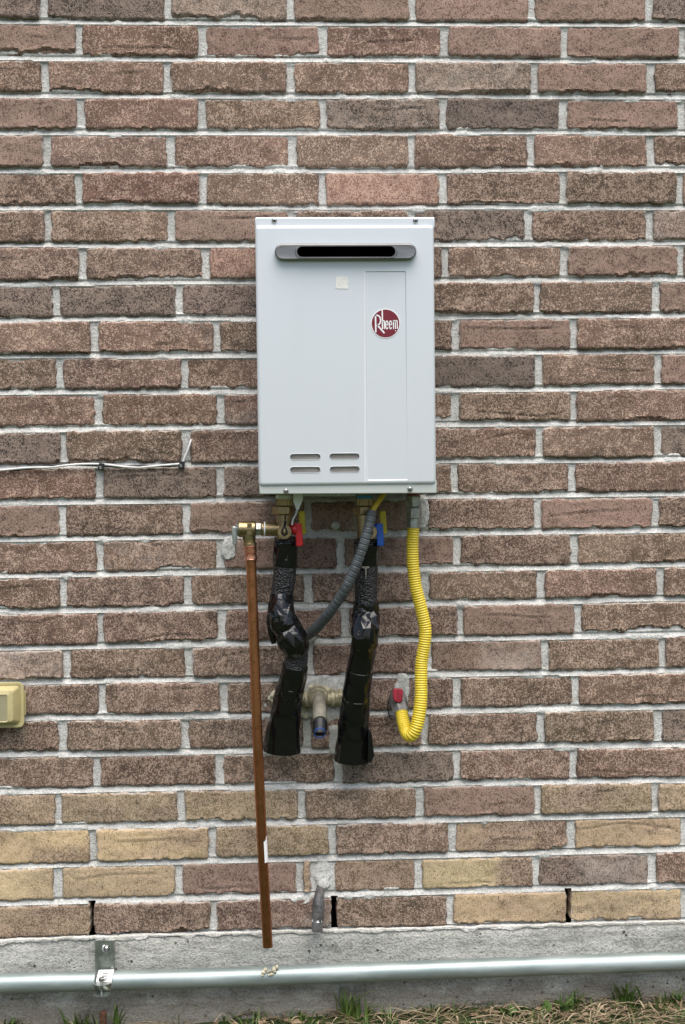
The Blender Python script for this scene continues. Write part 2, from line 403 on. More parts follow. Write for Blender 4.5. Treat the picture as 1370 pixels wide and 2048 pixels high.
def make_brick(bx, k, code, seed, res=.003, wp=(0, 0)):
    x0, x1 = bx; rs = np.random.default_rng(seed)
    nx = max(6, int((x1-x0)/res)); nz = max(5, int(.062/res))
    u = np.linspace(0, 1, nx); v = np.linspace(0, 1, nz); U, V_ = np.meshgrid(u, v)
    xa = x0+JH*rs.uniform(.95, 1.45)*(0.6 if wp[0] else 1); xb = x1-JH*rs.uniform(.95, 1.45)*(0.6 if wp[1] else 1)
    X = xa+(xb-xa)*U
    zb = zl(k+1, X)+JH*rs.uniform(.75, 1.15); zt = zl(k, X)-JH*rs.uniform(.75, 1.15)
    Z = zb+(zt-zb)*V_
    so = rs.uniform(0, 500)
    el = X-xa; er = xb-X; eb = Z-zb; et = zt-Z
    ee = np.minimum(np.minimum(el, er), np.minimum(eb, et))
    # ragged outline
    fall = lambda e, s_: np.exp(-e/s_)
    rag = .0034
    Z = Z - fall(et, .007)*rag*(.10+np.maximum(-.4, 1.3*fbm(X*85, X*0+so, 3, 4))) + fall(eb, .007)*rag*(.12+np.maximum(-.4, 1.3*fbm(X*75, X*0+so+9, 4, 4)))
    X = X - fall(er, .007)*rag*(.2+fbm(V_*5, V_*0+so+17, 5, 3)) + fall(el, .007)*rag*(.2+fbm(V_*5, V_*0+so+31, 6, 3))
    # rounded corners
    cr = rs.uniform(.001, .006, 4)
    for (a, b_, c_, sx, sz) in ((el, eb, cr[0], 1, 1), (er, eb, cr[1], -1, 1), (el, et, cr[2], 1, -1), (er, et, cr[3], -1, -1)):
        q = np.clip(1-(a+b_)/(2*c_), 0, 1); X = X+sx*q*c_*.35; Z = Z+sz*q*c_*.35
    h = rs.normal(0, .0014)+(U-.5)*rs.normal(0, .0016)+(V_-.5)*rs.normal(0, .0012)
    h = h+.0022*fbm(X*16+so, Z*24, 7, 3)+.0010*fbm(X*90, Z*90+so, 8, 3)
    h = h-.0026*np.clip(1-ee/.0030, 0, 1)**2
    # flaked arrises: spalls with a sharp lip, mostly along the lower edge
    sp = rs.uniform(-.12, .12)+fbm(X*9+so, X*0+so, 9, 4)+.28*fbm(X*90, Z*90+so, 10, 2)
    dep = .013*np.clip(sp-.02, 0, 1)*rs.uniform(.7, 1.9)
    chipb = sstep(0, .0016, dep-eb); h = h-chipb*rs.uniform(.0035, .0075)
    h = h+.0013*sstep(.004, 0, np.abs(eb-dep-.002))*(dep > .002)
    sp2 = fbm(X*13+so+77, X*0+so, 11, 3)+.35*fbm(X*90, Z*90+so, 12, 2)
    dt = .008*np.clip(sp2-.1, 0, 1)*rs.uniform(.5, 1.8); chipt = sstep(0, .0016, dt-et); h = h-chipt*rs.uniform(.002, .0045)
    # creases of the extruded face
    if rs.random() < .45:
        zz = V_+.25*fbm(X*7+so, X*0, 14, 2); z_0 = rs.uniform(.15, .85); xm = sstep(.0, .08, U-rs.uniform(0, .6))*sstep(0, .08, rs.uniform(.5, 1)-U)
        h = h-.0016*np.exp(-((zz-z_0)/.028)**2)*xm+.0012*np.exp(-((zz-z_0-.07)/.035)**2)*xm
    if rs.random() < .14:                            # a scored line down the face
        h = h-.0022*np.exp(-((X-(xa+(xb-xa)*rs.uniform(.2, .8))-.0008*fbm(Z*60, Z*0+so, 15, 2))/.0011)**2)
    # body colour
    base = np.array(C[code])*(1.08 if 9 <= k <= 21 else 1.13)*rs.uniform(.90, 1.10)*(1+rs.normal(0, .02, 3))
    c = np.ones(X.shape+(3,))*base; st = np.full(X.shape, SPK[code])
    lf = fbm(X*9+so, Z*16+so, 20, 3)
    c = c*(1+.42*lf[..., None])
    dk = sstep(.12, .55, fbm(X*6-so, Z*9, 21, 4))[..., None]*rs.uniform(.1, .6); alt = np.array(C[rs.choice(list('rbd'))])
    c = c*(1-dk)+alt*dk; st = st*(1-.35*dk[..., 0])
    if code in 'Yym':
        if code == 'Y':
            e_ = rs.uniform(.62, .80); mk = .85*sstep(-.06, .09, (U-e_)+.07*fbm(V_*6, V_*0+so, 22, 3)+.12*fbm(X*60, Z*60, 23, 3))
        else:
            mk = 0*U
        mk = np.maximum(mk, .65*sstep(-.05, .6, fbm(X*7+so, Z*16+so, 24, 5)+.25*fbm(X*110, Z*110+so, 28, 2)))
        mk = np.maximum(mk, .5*sstep(.004, 0, ee))[..., None]
        c = c*(1-mk)+np.array(C['b'])*1.15*mk; st = st+(.85-st)*mk[..., 0]
    if code == 'g' or rs.random() < .06:
        mk = sstep(.0, .7, fbm(X*8+so+5, Z*12, 26, 5)+.2*fbm(X*120, Z*120, 29, 2))[..., None]*.4; c = c*(1-mk)+np.array((.40, .37, .34))*mk
    # mortar smeared over the arris
    sm = sstep(.42, .54, fbm(X*45+so, Z*45, 27, 4)+.42*np.exp(-et/.0022)+.1*np.exp(-ee/.002)-.75*(1-np.exp(-ee/.0035)))[..., None]
    c = c*(1-sm*.85)+np.array((.60, .59, .55))*sm*.85; st = st*(1-sm[..., 0])
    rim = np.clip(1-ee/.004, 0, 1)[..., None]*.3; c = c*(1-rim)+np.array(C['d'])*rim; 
    cb = (chipb*.5)[..., None]; c = c*(1-cb)+base*np.array((.92, .76, .72))*cb
    Vx = np.stack([X, -h, Z], -1).reshape(-1, 3)
    cols = np.concatenate([c, st[..., None]], -1).reshape(-1, 4)
    Q = gridq(nx, nz)[:, ::1]
    # sides going back into the joint
    per = np.concatenate([np.arange(nx), np.arange(1, nz)*nx+nx-1, (nz-1)*nx+np.arange(nx-2, -1, -1), np.arange(nz-2, 0, -1)*nx])
    n0 = len(Vx); back = Vx[per].copy(); back[:, 1] = .045 if max(wp) else .02
    Vx = np.vstack([Vx, back]); cols = np.vstack([cols, cols[per]*np.array([.8, .8, .8, 1])])
    m_ = len(per); i = np.arange(m_); j = (i+1) % m_
    Qs = np.stack([per[i], n0+i, n0+j, per[j]], -1)
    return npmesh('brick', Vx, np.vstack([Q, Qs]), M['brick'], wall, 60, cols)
allj = {}
fill = []                                            # outlying bricks, joined
pitch = .2516
for k in range(-3, NR):
    if k >= 0: js, codes = ROWS[k]
    else: js, codes = ROWS[(k % 2)+4]; codes = ''.join(random.choice('ptbrob') for _ in codes)
    ym = lambda x, k=k: (ROWL[k]+ROWL[k+1])/2+((ROWR[k]+ROWR[k+1])-(ROWL[k]+ROWL[k+1]))/2*x/1360
    xs = [P(x, ym(x)).x for x in js]
    wx = [i for i, x in enumerate(js) if x in WEEP.get(k, ())]
    xs = [xs[0]-pitch]+xs+[xs[-1]+pitch]
    for i, c_ in enumerate(codes):
        if c_ == '.' or i+1 >= len(xs): continue
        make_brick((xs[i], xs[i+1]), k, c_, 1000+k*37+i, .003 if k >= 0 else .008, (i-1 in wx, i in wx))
    allj[k] = (xs, [xs[i+1] for i in wx])
    for s_ in (-1, 1):
        x = xs[0] if s_ < 0 else xs[-1]
        while abs(x) < 3.4:
            fill.append((min(x, x+s_*pitch), max(x, x+s_*pitch), float(zl(k+1, 0)), float(zl(k, 0)))); x += s_*pitch
zt0 = float(zl(-3, 0))
for r_ in range(12):
    x = -3.4+(r_ % 2)*pitch/2
    while x < 3.4:
        fill.append((x, x+pitch, zt0+r_*.0762, zt0+(r_+1)*.0762)); x += pitch
fv = []; fq = []; fc = []
for (a, b, c_, d_) in fill:
    a += JH; b -= JH; c_ += JH; d_ -= JH; n0 = len(fv); y = random.uniform(-.001, .001)
    for yy, e in ((.02, 0), (y+.003, 0), (y, .003)):
        fv += [(a+e, yy, c_+e), (b-e, yy, c_+e), (b-e, yy, d_-e), (a+e, yy, d_-e)]
    for l_ in range(2):
        for q in range(4): fq.append((n0+l_*4+q, n0+l_*4+(q+1) % 4, n0+l_*4+4+(q+1) % 4, n0+l_*4+4+q))
    fq.append((n0+8, n0+9, n0+10, n0+11))
    ch = random.choice('ptbrobbtd'); cc = C[ch]; fc += [(*cc, SPK[ch])]*12
tag(npmesh('outlying_bricks', fv, fq, M['brick'], wall, 0, fc), kind='stuff')
# mortar bed
XA, XB = -.93, .99
ZA, ZB = float(zl(26, 0))-.012, float(zl(0, 0))+.03
gx = np.arange(XA, XB, .0030); gz = np.arange(ZA, ZB, .0028)
X, Z = np.meshgrid(gx, gz)
kk = np.zeros(X.shape); best = np.full(X.shape, 9.); tt = np.zeros(X.shape)
for k in range(0, 27):
    dz = Z-zl(k, X); m_ = np.abs(dz) < np.abs(best); best = np.where(m_, dz, best)
tb = np.clip(best/JH, -1.3, 1.3)                     # -1 bottom of the bed joint, 1 top
inbed = np.abs(best) < JH*1.15
h = -.0054+.0012*fbm(X*60, Z*60, 31, 3)+.0008*fbm(X*230, Z*230, 32, 2)
h = h+np.where(inbed, -.0040*tb, 0)
h = h+.0036*sstep(.15, .5, fbm(X*24, Z*24, 33, 4))   # squeezed out here and there
h = np.minimum(h, np.where(np.abs(best) < JH*1.9, -.0014, -.0062))
def patch(px, py, rx, ry, hh):
    global h
    c_ = P(px, py); q = np.sqrt(((X-c_.x)/(rx*S()))**2+((Z-c_.z)/(ry*S()))**2)+.38*fbm(X*45, Z*45, 34, 4)
    h = np.maximum(h, -.03+(.03+hh+.0012+.0034*fbm(X*50, Z*50, 35, 3))*sstep(1.12, .93, q))
for a in ((457, 1100, 17, 22, .004), (679, 1116, 8, 44, -.0012), (671, 1050, 9, 8, .009), (645, 1748, 17, 40, -.0035), (648, 1770, 14, 10, .001), (604, 1801, 22, 7, -.001), (648, 1398, 62, 42, .003), (541, 1396, 16, 28, -.001), (804, 1384, 17, 36, .001),
          (668, 1450, 14, 60, .002), (845, 1028, 13, 34, .001), (618, 1275, 14, 12, .005), (600, 1385, 45, 30, .0035)): patch(*a)
V3 = np.stack([X, -h, Z], -1)
Q = gridq(len(gx), len(gz))
cut = np.zeros(X.shape, bool)
for k, (xs, ws) in allj.items():
    for wx_ in ws:
        cut |= (np.abs(X-wx_) < .0062) & (Z < zl(k, X)-.003) & (Z > zl(k+1, X)+.005)
cf = cut.ravel()
Q = Q[~(cf[Q].any(1))]
npmesh('mortar', V3.reshape(-1, 3), Q, M['mortar'], wall, 60)
mb = MB()                                            # plain joints beyond the picture, and the cavity behind
for (a, b, c_, d_) in ((-3.5, XA+.004, -2.01, .9), (XB-.006, 3.5, -2.01, .9), (XA+.004, XB-.006, ZB-.006, .9)):
    mb.add([(a, .005, c_), (b, .005, c_), (b, .005, d_), (a, .005, d_)], [(0, 1, 2, 3)])
mb.build('mortar', M['mortar'], wall, 0)
MB().box((0, .14, -.6), 7.0, .1, 3.2).build('backing', M['cavity'], wall, 0)
# ragged bead of mortar along the top of the concrete
gx2 = np.arange(XA, XB, .0022); nz2 = 12
Vv = np.linspace(0, 1, nz2)[:, None]+0*gx2[None]; Xx = gx2[None]+0*Vv
top = zl(26, Xx)+JH*.9+.0022*fbm(Xx*40, Xx*0, 44, 4); bot = zl(26, Xx)-.0005-.0050*np.clip(.35+fbm(Xx*40, Xx*0, 41, 5)*2.6, 0, 2.6)
Zz = bot+(top-bot)*Vv
hh = .0032+.0026*fbm(Xx*45, Zz*60, 42, 4)-.004*sstep(.72, 1, Vv)-.0030*sstep(.14, 0, Vv)+.002*np.clip(fbm(Xx*20, Zz*20, 43, 3), 0, 1)
npmesh('mortar_bead', np.stack([Xx, -hh, Zz], -1).reshape(-1, 3), gridq(len(gx2), nz2), M['bead'], wall, 60)

# ------------------------------------------------------------------ foundation and ground
gz0 = P(685, 2026, 0).z                              # ground level at the wall
found = thing('concrete_foundation', Vector((0, .05, gz0)), 'grey pitted concrete foundation running under the lowest brick course', 'foundation')
gx3 = np.arange(-1.0, 1.06, .004); nz3 = 60
Vv = np.linspace(0, 1, nz3)[:, None]+0*gx3[None]; Xx = gx3[None]+0*Vv
top = zl(26, Xx)-.004-.0012*fbm(Xx*30, Xx*0, 51, 3); Zz = (gz0-.08)+(top-(gz0-.08))*Vv
hh = .0032+.0018*fbm(Xx*6, Zz*10, 52, 4)+.0007*fbm(Xx*90, Zz*90, 53, 3)+.0012*fbm(Xx*2, Zz*38, 54, 3)-.003*sstep(.965, 1, Vv)
hh = hh+.0028*np.exp(-((Xx-P(1340, 1980).x)/.012)**2)
V3 = np.stack([Xx, -hh, Zz], -1); Vt = V3[-1].copy(); Vt[:, 1] = .02
npmesh('concrete_face', np.vstack([V3.reshape(-1, 3), Vt]), gridq(len(gx3), nz3+1), M['concrete'], found, 60)
for s_ in (-1, 1): MB().box((s_*2.25+.03, .046, (gz0-.1+float(zl(26, 0))-.006)/2), 2.5-.07, .096, float(zl(26, 0))-.006-gz0+.1).build('concrete_face', M['concrete'], found, 0)
mb = MB(); cr = [(1130, 1905), (1122, 1915), (1119, 1930)]
g_n = 90
gxs = np.concatenate([-np.geomspace(120, 1.3, 26), np.linspace(-1.2, 1.2, 100), np.geomspace(1.3, 120, 26)])
gys = np.concatenate([[60, 10, 1, .06], np.linspace(-.01, -.8, 50), -np.geomspace(.9, 120, 26)])
Xg, Yg = np.meshgrid(gxs, gys)
near = np.clip(1-np.abs(Yg)/3, 0, 1)
Zg = gz0+.010*fbm(Xg*9, Yg*9, 61, 3)*near-.004+.012*np.clip((Xg+.1)/.8, -.5, 1)*near
def gz(x, y): return gz0+.010*float(fbm(np.array(x*9.), np.array(y*9.), 61, 3))-.004+.012*min(1, max(-.5, (x+.1)/.8))
gr = npmesh('ground', np.stack([Xg, Yg, Zg], -1).reshape(-1, 3), gridq(len(gxs), len(gys))[:, ::-1], None if 0 else M['soil'], None, 60)
tag(gr, kind='structure')
tg = NT('lawn_soil'); f_ = tg.noise(35, 4, .65); f2_ = tg.noise(4, 4, .6)
gc = tg.mix(tg.ramp(f_, .35, .65), (.045, .036, .024), (.10, .08, .05)); gc = tg.mix(tg.ramp(f2_, .25, .5), gc, (.032, .052, .017))
gr.data.materials[0] = tg.set(gc, .95, 0, tg.bump(f_, .01, .8), .15)

def blades(lst):
    """lst of (root, dir(x,y) lean, height, width, curl, tone) -> strips"""
    V = []; Q = []; cc = []
    for (p, dx, dy, hgt, wd, tone, lie) in lst:
        n0 = len(V); n = 5; s_ = Vector((-dy, dx, 0)); L_ = s_.length or 1; s_ = s_/L_
        if random.random() < .5: s_ = Vector((s_.x*.5+.5, s_.y*.5, 0))
        for i in range(n):
            t = i/(n-1); ln = t**(1.7 if not lie else 1.0)
            c = Vector(p)+Vector((dx*ln, dy*ln, hgt*(t if lie else math.sin(t*1.45)/math.sin(1.45)) if not lie else hgt*math.sin(t*3.0)))
            ww = wd*(1-t**1.6)*.5+.0002
            V += [c-s_*ww, c+s_*ww]; cc += [(tone,)*3+(1,)]*2
        for i in range(n-1): Q.append((n0+2*i, n0+2*i+1, n0+2*i+3, n0+2*i+2))
    return V, Q, cc
def xg(px): return P(px, 2030, 0).x
# dead straw and litter
L_ = []
for i in range(2300):
    x = random.uniform(-.95, 1.0); y = -.002-abs(random.gauss(0, .13)); px_ = x
    dens = .35+.65*float(sstep(-.15, .35, np.array(x)))
    if random.random() > dens: continue
    a = random.uniform(0, 6.28) if random.random() < .5 else random.gauss(0, .5)+(math.pi if random.random() < .5 else 0)
    l_ = random.uniform(.02, .09); dy = math.sin(a)*l_
    if y+dy > -.004: dy = -abs(dy)*.4
    L_.append(((x, y, gz(x, y)+random.uniform(.0, .012)), math.cos(a)*l_, dy, random.uniform(.002, .014), random.uniform(.0015, .0042), random.random()**1.3, True))
V, Q, cc = blades(L_); tag(npmesh('dry_straw', V, Q, M['straw'], None, 60, cc), kind='stuff')
L_ = []
for i in range(1700):
    x = random.uniform(-.95, 1.0); y = -.006-abs(random.gauss(0, .14))
    if float(fbm(np.array(x*6), np.array(y*6), 71, 3)) < -.12 and random.random() < .8: continue
    a = random.uniform(0, 6.28); l_ = random.uniform(.005, .03)
    L_.append(((x, y, gz(x, y)-.003), math.cos(a)*l_, min(math.sin(a)*l_, -y-.004), random.uniform(.010, .034), random.uniform(.0018, .0036), random.random(), False))
V, Q, cc = blades(L_); tag(npmesh('short_grass', V, Q, M['grass'], None, 60, cc), kind='stuff')
V = []; Q = []; cc = []
for i in range(520):
    x = random.uniform(-.95, 1.0); y = -.008-abs(random.gauss(0, .12)); z = gz(x, y)+random.uniform(.002, .012)
    a = random.uniform(0, 6.28); s_ = random.uniform(.005, .014); n0 = len(V); tl = random.uniform(-.6, .6)
    ca, sa = math.cos(a), math.sin(a)
    for (p_, q_) in ((-1, 0), (-.2, -.5), (.9, -.12), (.3, .5)):
        V.append((x+s_*(ca*p_-sa*q_), min(-.004, y+s_*(sa*p_+ca*q_)), z+s_*q_*tl)); cc.append((random.random(),)*3+(1,))
    Q.append((n0, n0+1, n0+2, n0+3))
tag(npmesh('leaf_litter', V, Q, M['litter'], None, 0, cc), kind='stuff')
def tuft(px, n, hmax, spread, label, lean=0, y0=-.03):
    x0 = xg(px); L_ = []
    rt_ = (x0, y0, gz(x0, y0))
    for i in range(n):
        a = random.uniform(0, 6.28); r_ = abs(random.gauss(0, spread*.35)); x = x0+r_*math.cos(a); y = min(-.008, y0+r_*.5*math.sin(a))
        hh = hmax*1.1*random.uniform(.45, 1); l_ = random.uniform(.1, .9)*hh
        b_ = random.uniform(0, 6.28); L_.append(((x, y, gz(x, y)-.004), math.cos(b_)*l_+lean*hh, min(math.sin(b_)*l_*.6, -y-.006), hh, random.uniform(.0035, .0075), random.random(), False))
    V, Q, cc = blades(L_); e = thing('grass_tuft', rt_, label, 'grass tuft', 'grass tufts along the foundation')
    npmesh('blades', V, Q, M['grass'], e, 60, cc)
tuft(28, 70, .035, .05, 'low grass tuft at the far left foot of the foundation')
tuft(160, 60, .05, .07, 'bushy grass tuft left of the rusty stake')
tuft(236, 16, .062, .016, 'single upright clump of broad grass blades just right of the rusty stake')
tuft(600, 36, .030, .05, 'low grass tuft below the right end of the cream foam on the conduit')
tuft(695, 42, .068, .045, 'tall spiky grass tuft in the middle of the foundation foot', .1)
tuft(735, 26, .036, .035, 'smaller grass tuft touching the tall middle tuft', .3)
tuft(1245, 75, .058, .045, 'thick bright green grass tuft towards the right end of the foundation')
tuft(1140, 45, .045, .05, 'grass tuft behind the tallest weed')
tuft(860, 30, .034, .05, 'thin low grass tuft on bare straw right of the middle')
tuft(1340, 60, .036, .045, 'low grass tuft at the far right foot of the foundation')
def weed(px, y0, n, s_, label):
    x0 = xg(px); e = thing('broadleaf_weed', (x0, y0, gz(x0, y0)), label, 'weed', 'broad leaved weeds in the straw')
    for i in range(n):
        a = random.uniform(0, 6.28) if n > 2 else random.choice((.6, 2.4)); V = []; Q = []; cc = []; el = random.uniform(.5, 1.2)
        for t in np.linspace(0, 1, 7):
            wv = s_*.42*math.sin(math.pi*min(1, t*.93+.07))**.8
            c = Vector((x0, y0, gz(x0, y0)))+Vector((math.cos(a)*t*s_*math.cos(el), -abs(math.sin(a))*t*s_*.5, s_*(math.sin(el)*t-.35*t*t)+.004))
            sd_ = Vector((-math.sin(a)*.6+.35, .2, .25*math.cos(a))).normalized()
            for w_ in (-1, 0, 1): V.append(c+sd_*wv*w_+Vector((0, 0, -.12*wv if w_ == 0 else 0))); cc.append((random.uniform(.3, .8),)*3+(1,))
        for i2 in range(6):
            for j in range(2): Q.append((i2*3+j, i2*3+j+1, i2*3+j+4, i2*3+j+3))
        npmesh('leaf', V, Q, M['leaf'], e, 60, cc)
weed(1000, -.05, 5, .032, 'flat rosette of rounded weed leaves in front of the straw, leftmost of three weeds')
weed(1078, -.035, 2, .036, 'two leaved weed standing between the other two weeds')
weed(1110, -.035, 3, .048, 'tallest weed with one large upright oval leaf')
mb = MB(); p_ = P(206, 2050, .03); mb.cyl(Vector((p_.x, -.03, gz0-.03)), Vector((p_.x+.001, -.03, P(206, 2023, .03).z)), .0072, 10)
tag(mb.build('rusty_stake', M['rust']), 'short rusty brown stake sticking up in the grass below the strut bracket', 'stake')

# ------------------------------------------------------------------ water heater
FD = .21
hb = thing('water_heater', P(692, 988, .1), 'silver wall mounted tankless water heater with slotted exhaust at the top', 'water heater')
a, b = P(511, 449.5, FD), P(868.5, 450, FD); c_, d_ = P(872.5, 970, FD), P(516, 971, FD)
X0 = (a.x+d_.x)/2; X1 = (b.x+c_.x)/2; Z1 = (a.z+b.z)/2; Z0 = (c_.z+d_.z)/2
def rrect(x0, x1, z0, z1, r, y, n=5):
    pts = []
    for cx, cz, a0 in ((x1-r, z1-r, 0), (x0+r, z1-r, 90), (x0+r, z0+r, 180), (x1-r, z0+r, 270)):
        for i in range(n+1):
            t = R(a0+90*i/n); pts.append(Vector((cx+r*math.cos(t), y, cz+r*math.sin(t))))
    return pts
def stadium(px, py, hw, hh, d, n=12):                # px units
    k = S(d); c = P(px, py, d); r = hh*k; L = (hw-hh)*k; pts = []
    for sx, a0 in ((1, -90), (-1, 90)):
        for i in range(n+1):
            t = R(a0+180*i/n); pts.append(Vector((c.x+sx*L+r*math.cos(t), -d, c.z+r*math.sin(t))))
    return pts
BR = .0065
mb = MB(); rs = [rrect(X0, X1, Z0, Z1, .007, -.012)]
for i in range(7):
    t = R(90*i/6); ins = BR*(1-math.cos(t)); rs.append(rrect(X0+ins, X1-ins, Z0+ins, Z1-ins, .007-ins*.6, -(FD-BR+BR*math.sin(t))))
mb.rings(rs, True, False)
body = mb.build('casing', M['paint'], hb, 40)
outer = rrect(X0+BR, X1-BR, Z0+BR, Z1-BR, .0031, -FD)
SLOTS = [(610.5, 913.5, 31, 6.6), (689, 912.5, 30.5, 6.6), (610.5, 939.5, 31, 6.6), (689.5, 938.5, 30.5, 6.6)]
holes = [stadium(*s_, FD) for s_ in SLOTS]
exh = (691.5, 503, 141.5, 16.2)
holes.append(stadium(692, 503.5, 100, 12.5, FD))
pa, pb = P(729.5, 542.5, FD), P(816, 966, FD)
panel = rrect(pa.x, pb.x, Z0+BR+.0022, pa.z, .002, -FD, 2)
holes.append(panel)
bm = bmesh.new(); edges = []
for lp in [outer]+holes:
    vs_ = [bm.verts.new(v-org(hb)) for v in lp]
    edges += [bm.edges.new((vs_[i], vs_[(i+1) % len(vs_)])) for i in range(len(vs_))]
bmesh.ops.triangle_fill(bm, use_beauty=True, use_dissolve=False, edges=edges)
bmesh.ops.recalc_face_normals(bm, faces=bm.faces)
if sum(f.normal.y for f in bm.faces) > 0: bmesh.ops.reverse_faces(bm, faces=bm.faces)
me = bpy.data.meshes.new('front_cover'); bm.to_mesh(me); bm.free()
front = link('front_cover', me, M['paint'], hb, 0)
mb = MB()                                            # rolled lips of the slots and the step round the access panel
for s_ in SLOTS:
    mb.rings([stadium(*s_, FD), stadium(s_[0], s_[1], s_[2]-.5, s_[3]-.5, FD+.0008), stadium(s_[0], s_[1], s_[2]-1.0, s_[3]-1.0, FD-.0006), stadium(s_[0], s_[1], s_[2]-1.2, s_[3]-1.2, FD-.004)], False, False)
mb.build('slot_lip', M['paint'], front, 50)
MB().plate([(565, 895), (727, 895), (727, 955), (565, 955)], FD-.016, FD-.0055).build('inner_plate', M['inner'], hb, 0)
mb = MB(); p2 = [Vector((v.x+(.0014 if v.x < (pa.x+pb.x)/2 else -.0014), -(FD-.0016), v.z+(-.0012 if v.z > (pa.z+Z0)/2 else .0012))) for v in panel]
mb.rings([panel, p2], False, True); mb.build('access_panel', M['paint'], hb, 20)
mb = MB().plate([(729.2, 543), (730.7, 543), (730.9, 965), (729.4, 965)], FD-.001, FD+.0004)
mb.build('panel_edge_highlight', M['white_print'], hb, 0)  # sky highlight along the panel's left edge, painted as a thin white strip
# top and bottom flanges
mb = MB().plate([(510, 434.5), (869, 434.5), (869.5, 456), (510, 456)], .035, .2035); o = mb.build('top_flange', M['paint'], hb, 35, .002)
mb = MB().plate([(518, 960), (873, 959), (873.5, 986.5), (519, 988.5)], .03, .2055); o = mb.build('bottom_flange', M['flange'], hb, 35, .0018)
MB().plate([(596, 985), (713, 984.5), (713, 993), (596, 993.5)], .03, .10).build('base_plate', M['screw'], hb, 35, .001)
for (x, y, d_) in ((548.5, 441.5, .2035), (831, 441.5, .2035), (572, 982, .2055), (820, 978, .2055)):
    c = P(x, y, d_); k = S(d_); mb = MB()
    mb.lathe(c, c+Vector((0, -.004, 0)), [(0, 5.3*k), (.4, 5.3*k), (.8, 4*k), (1, 2.4*k), (.7, 1.4*k)], 16)
    s_ = mb.build('screw', M['screw'], hb, 30)
    MB().cyl(c+Vector((0, -.0020, 0)), c+Vector((0, -.0031, 0)), 1.9*k, 6).build('socket', M['black'], s_, 30)
# exhaust terminal
def exr(gw, gh, d_): return stadium(exh[0], exh[1], exh[2]+gw, exh[3]+gh, d_)
sl_ = (692.5, 503.3, 98.5, 11.2)
mb = MB().rings([exr(0, 0, FD-.002), exr(0, 0, FD+.011), exr(-1, -1, FD+.0145), exr(-3, -3, FD+.0162), exr(-4.5, -4.5, FD+.0160),
                 stadium(692.5, 503.3, 102.5, 14.0-1.9, FD+.0160), stadium(692.5, 503.3, 101, 12.6, FD+.0182), stadium(*sl_, FD+.0182), stadium(sl_[0], sl_[1], sl_[2]-1.2, sl_[3]-1.2, FD+.016), stadium(sl_[0], sl_[1], sl_[2]-1.2, sl_[3]-1.2, FD-.02)], False, False)
ex = mb.build('exhaust_terminal', M['steel'], hb, 28)
MB().rings([stadium(sl_[0], sl_[1], sl_[2]+3, sl_[3]+2, FD-.012), stadium(sl_[0], sl_[1], sl_[2]+3, sl_[3]+2, .10)], False, True).build('exhaust_duct', M['black'], hb, 40)
for x in (615, 770):
    c = P(x, 516, FD+.0164); MB().box(c, 3*S(), .0012, 2.2*S()).build('drain_notch', M['black'], ex, 0)
# badge with lettering
bd = FD-.0016
c = P(771, 647, bd); k = S(bd)
mb = MB(); rg = lambda r_, y: [c+Vector((r_*math.cos(t), y, r_*math.sin(t))) for t in np.linspace(0, 2*math.pi, 48, endpoint=False)]
mb.rings([rg(29.3*k, 0), rg(29.3*k, -.0008)], False, True); badge = mb.build('badge', M['white_print'], hb, 30)
mb = MB(); mb.rings([rg(27.7*k, -.0004), rg(27.7*k, -.0011)], False, True); mb.build('badge_disc', M['red_print'], badge, 30)
def B_(x, y): q = 1/12.45; return c+Vector(((x-630)*q*k, -.0014, -(y-588)*q*k))
def arcp(cx, cy, rx, ry, a0, a1, n=14): return [(cx+rx*math.cos(R(t)), cy+ry*math.sin(R(t))) for t in np.linspace(a0, a1, n)]
def stroke(mb, pts, w_):
    pts = [Vector((x, y)) for x, y in pts]; A = []; Bv = []
    for i, p_ in enumerate(pts):
        t = (pts[min(i+1, len(pts)-1)]-pts[max(i-1, 0)]).normalized(); n_ = Vector((-t.y, t.x))*w_/2
        A.append(B_(*(p_+n_))); Bv.append(B_(*(p_-n_)))
    n = len(pts); mb.add(A+Bv, [(i, i+1, n+i+1, n+i) for i in range(n-1)])
mb = MB()
stroke(mb, [(380, 372), (383, 590), (385, 805)], 36)
stroke(mb, [(362, 388), (420, 386)]+arcp(420, 508, 88, 122, -90, 80)+[(398, 632)], 34)
stroke(mb, [(415, 610), (500, 715), (600, 828)], 38)
stroke(mb, [(551, 250), (553, 726)], 32); stroke(mb, [(560, 560)]+arcp(583, 560, 22, 40, 200, 340, 8)+[(604, 726)], 28)
for cx in (662, 754):
    stroke(mb, [(cx-24, 624), (cx+28, 622)]+arcp(cx, 620, 30, 95, 0, -180, 12)[:]+arcp(cx, 625, 30, 98, 180, 35, 14), 25)
stroke(mb, [(828, 508), (828, 726)], 27); stroke(mb, [(832, 560)]+arcp(855, 555, 21, 38, 200, 340, 8)+[(877, 726)], 25); stroke(mb, [(880, 560)]+arcp(902, 555, 21, 38, 200, 340, 8)+[(925, 726)], 25)
stroke(mb, [(866, 768), (890, 768)], 24)
mb.build('lettering', M['white_print'], badge, 0)
# scrap of tape on the cover
c0 = P(684, 565.5, FD); gxn = np.linspace(-1, 1, 14); U, W = np.meshgrid(gxn, gxn)
Xs = c0.x+S(FD)*(12.2*U+.8*W+.7*fbm(W*3, W*0+3, 81, 3)*np.abs(U)); Zs = c0.z+S(FD)*(12*W-.6*U+.9*fbm(U*3, U*0+9, 82, 3)*np.abs(W))
Hs = FD+.0006+.0009*np.abs(fbm(U*2.4, W*1.1, 83, 3))
tag(npmesh('tape_scrap', np.stack([Xs, -Hs, Zs], -1).reshape(-1, 3), gridq(14, 14), M['paper'], None, 60), 'small torn square of white tape stuck on the front of the heater', 'tape')

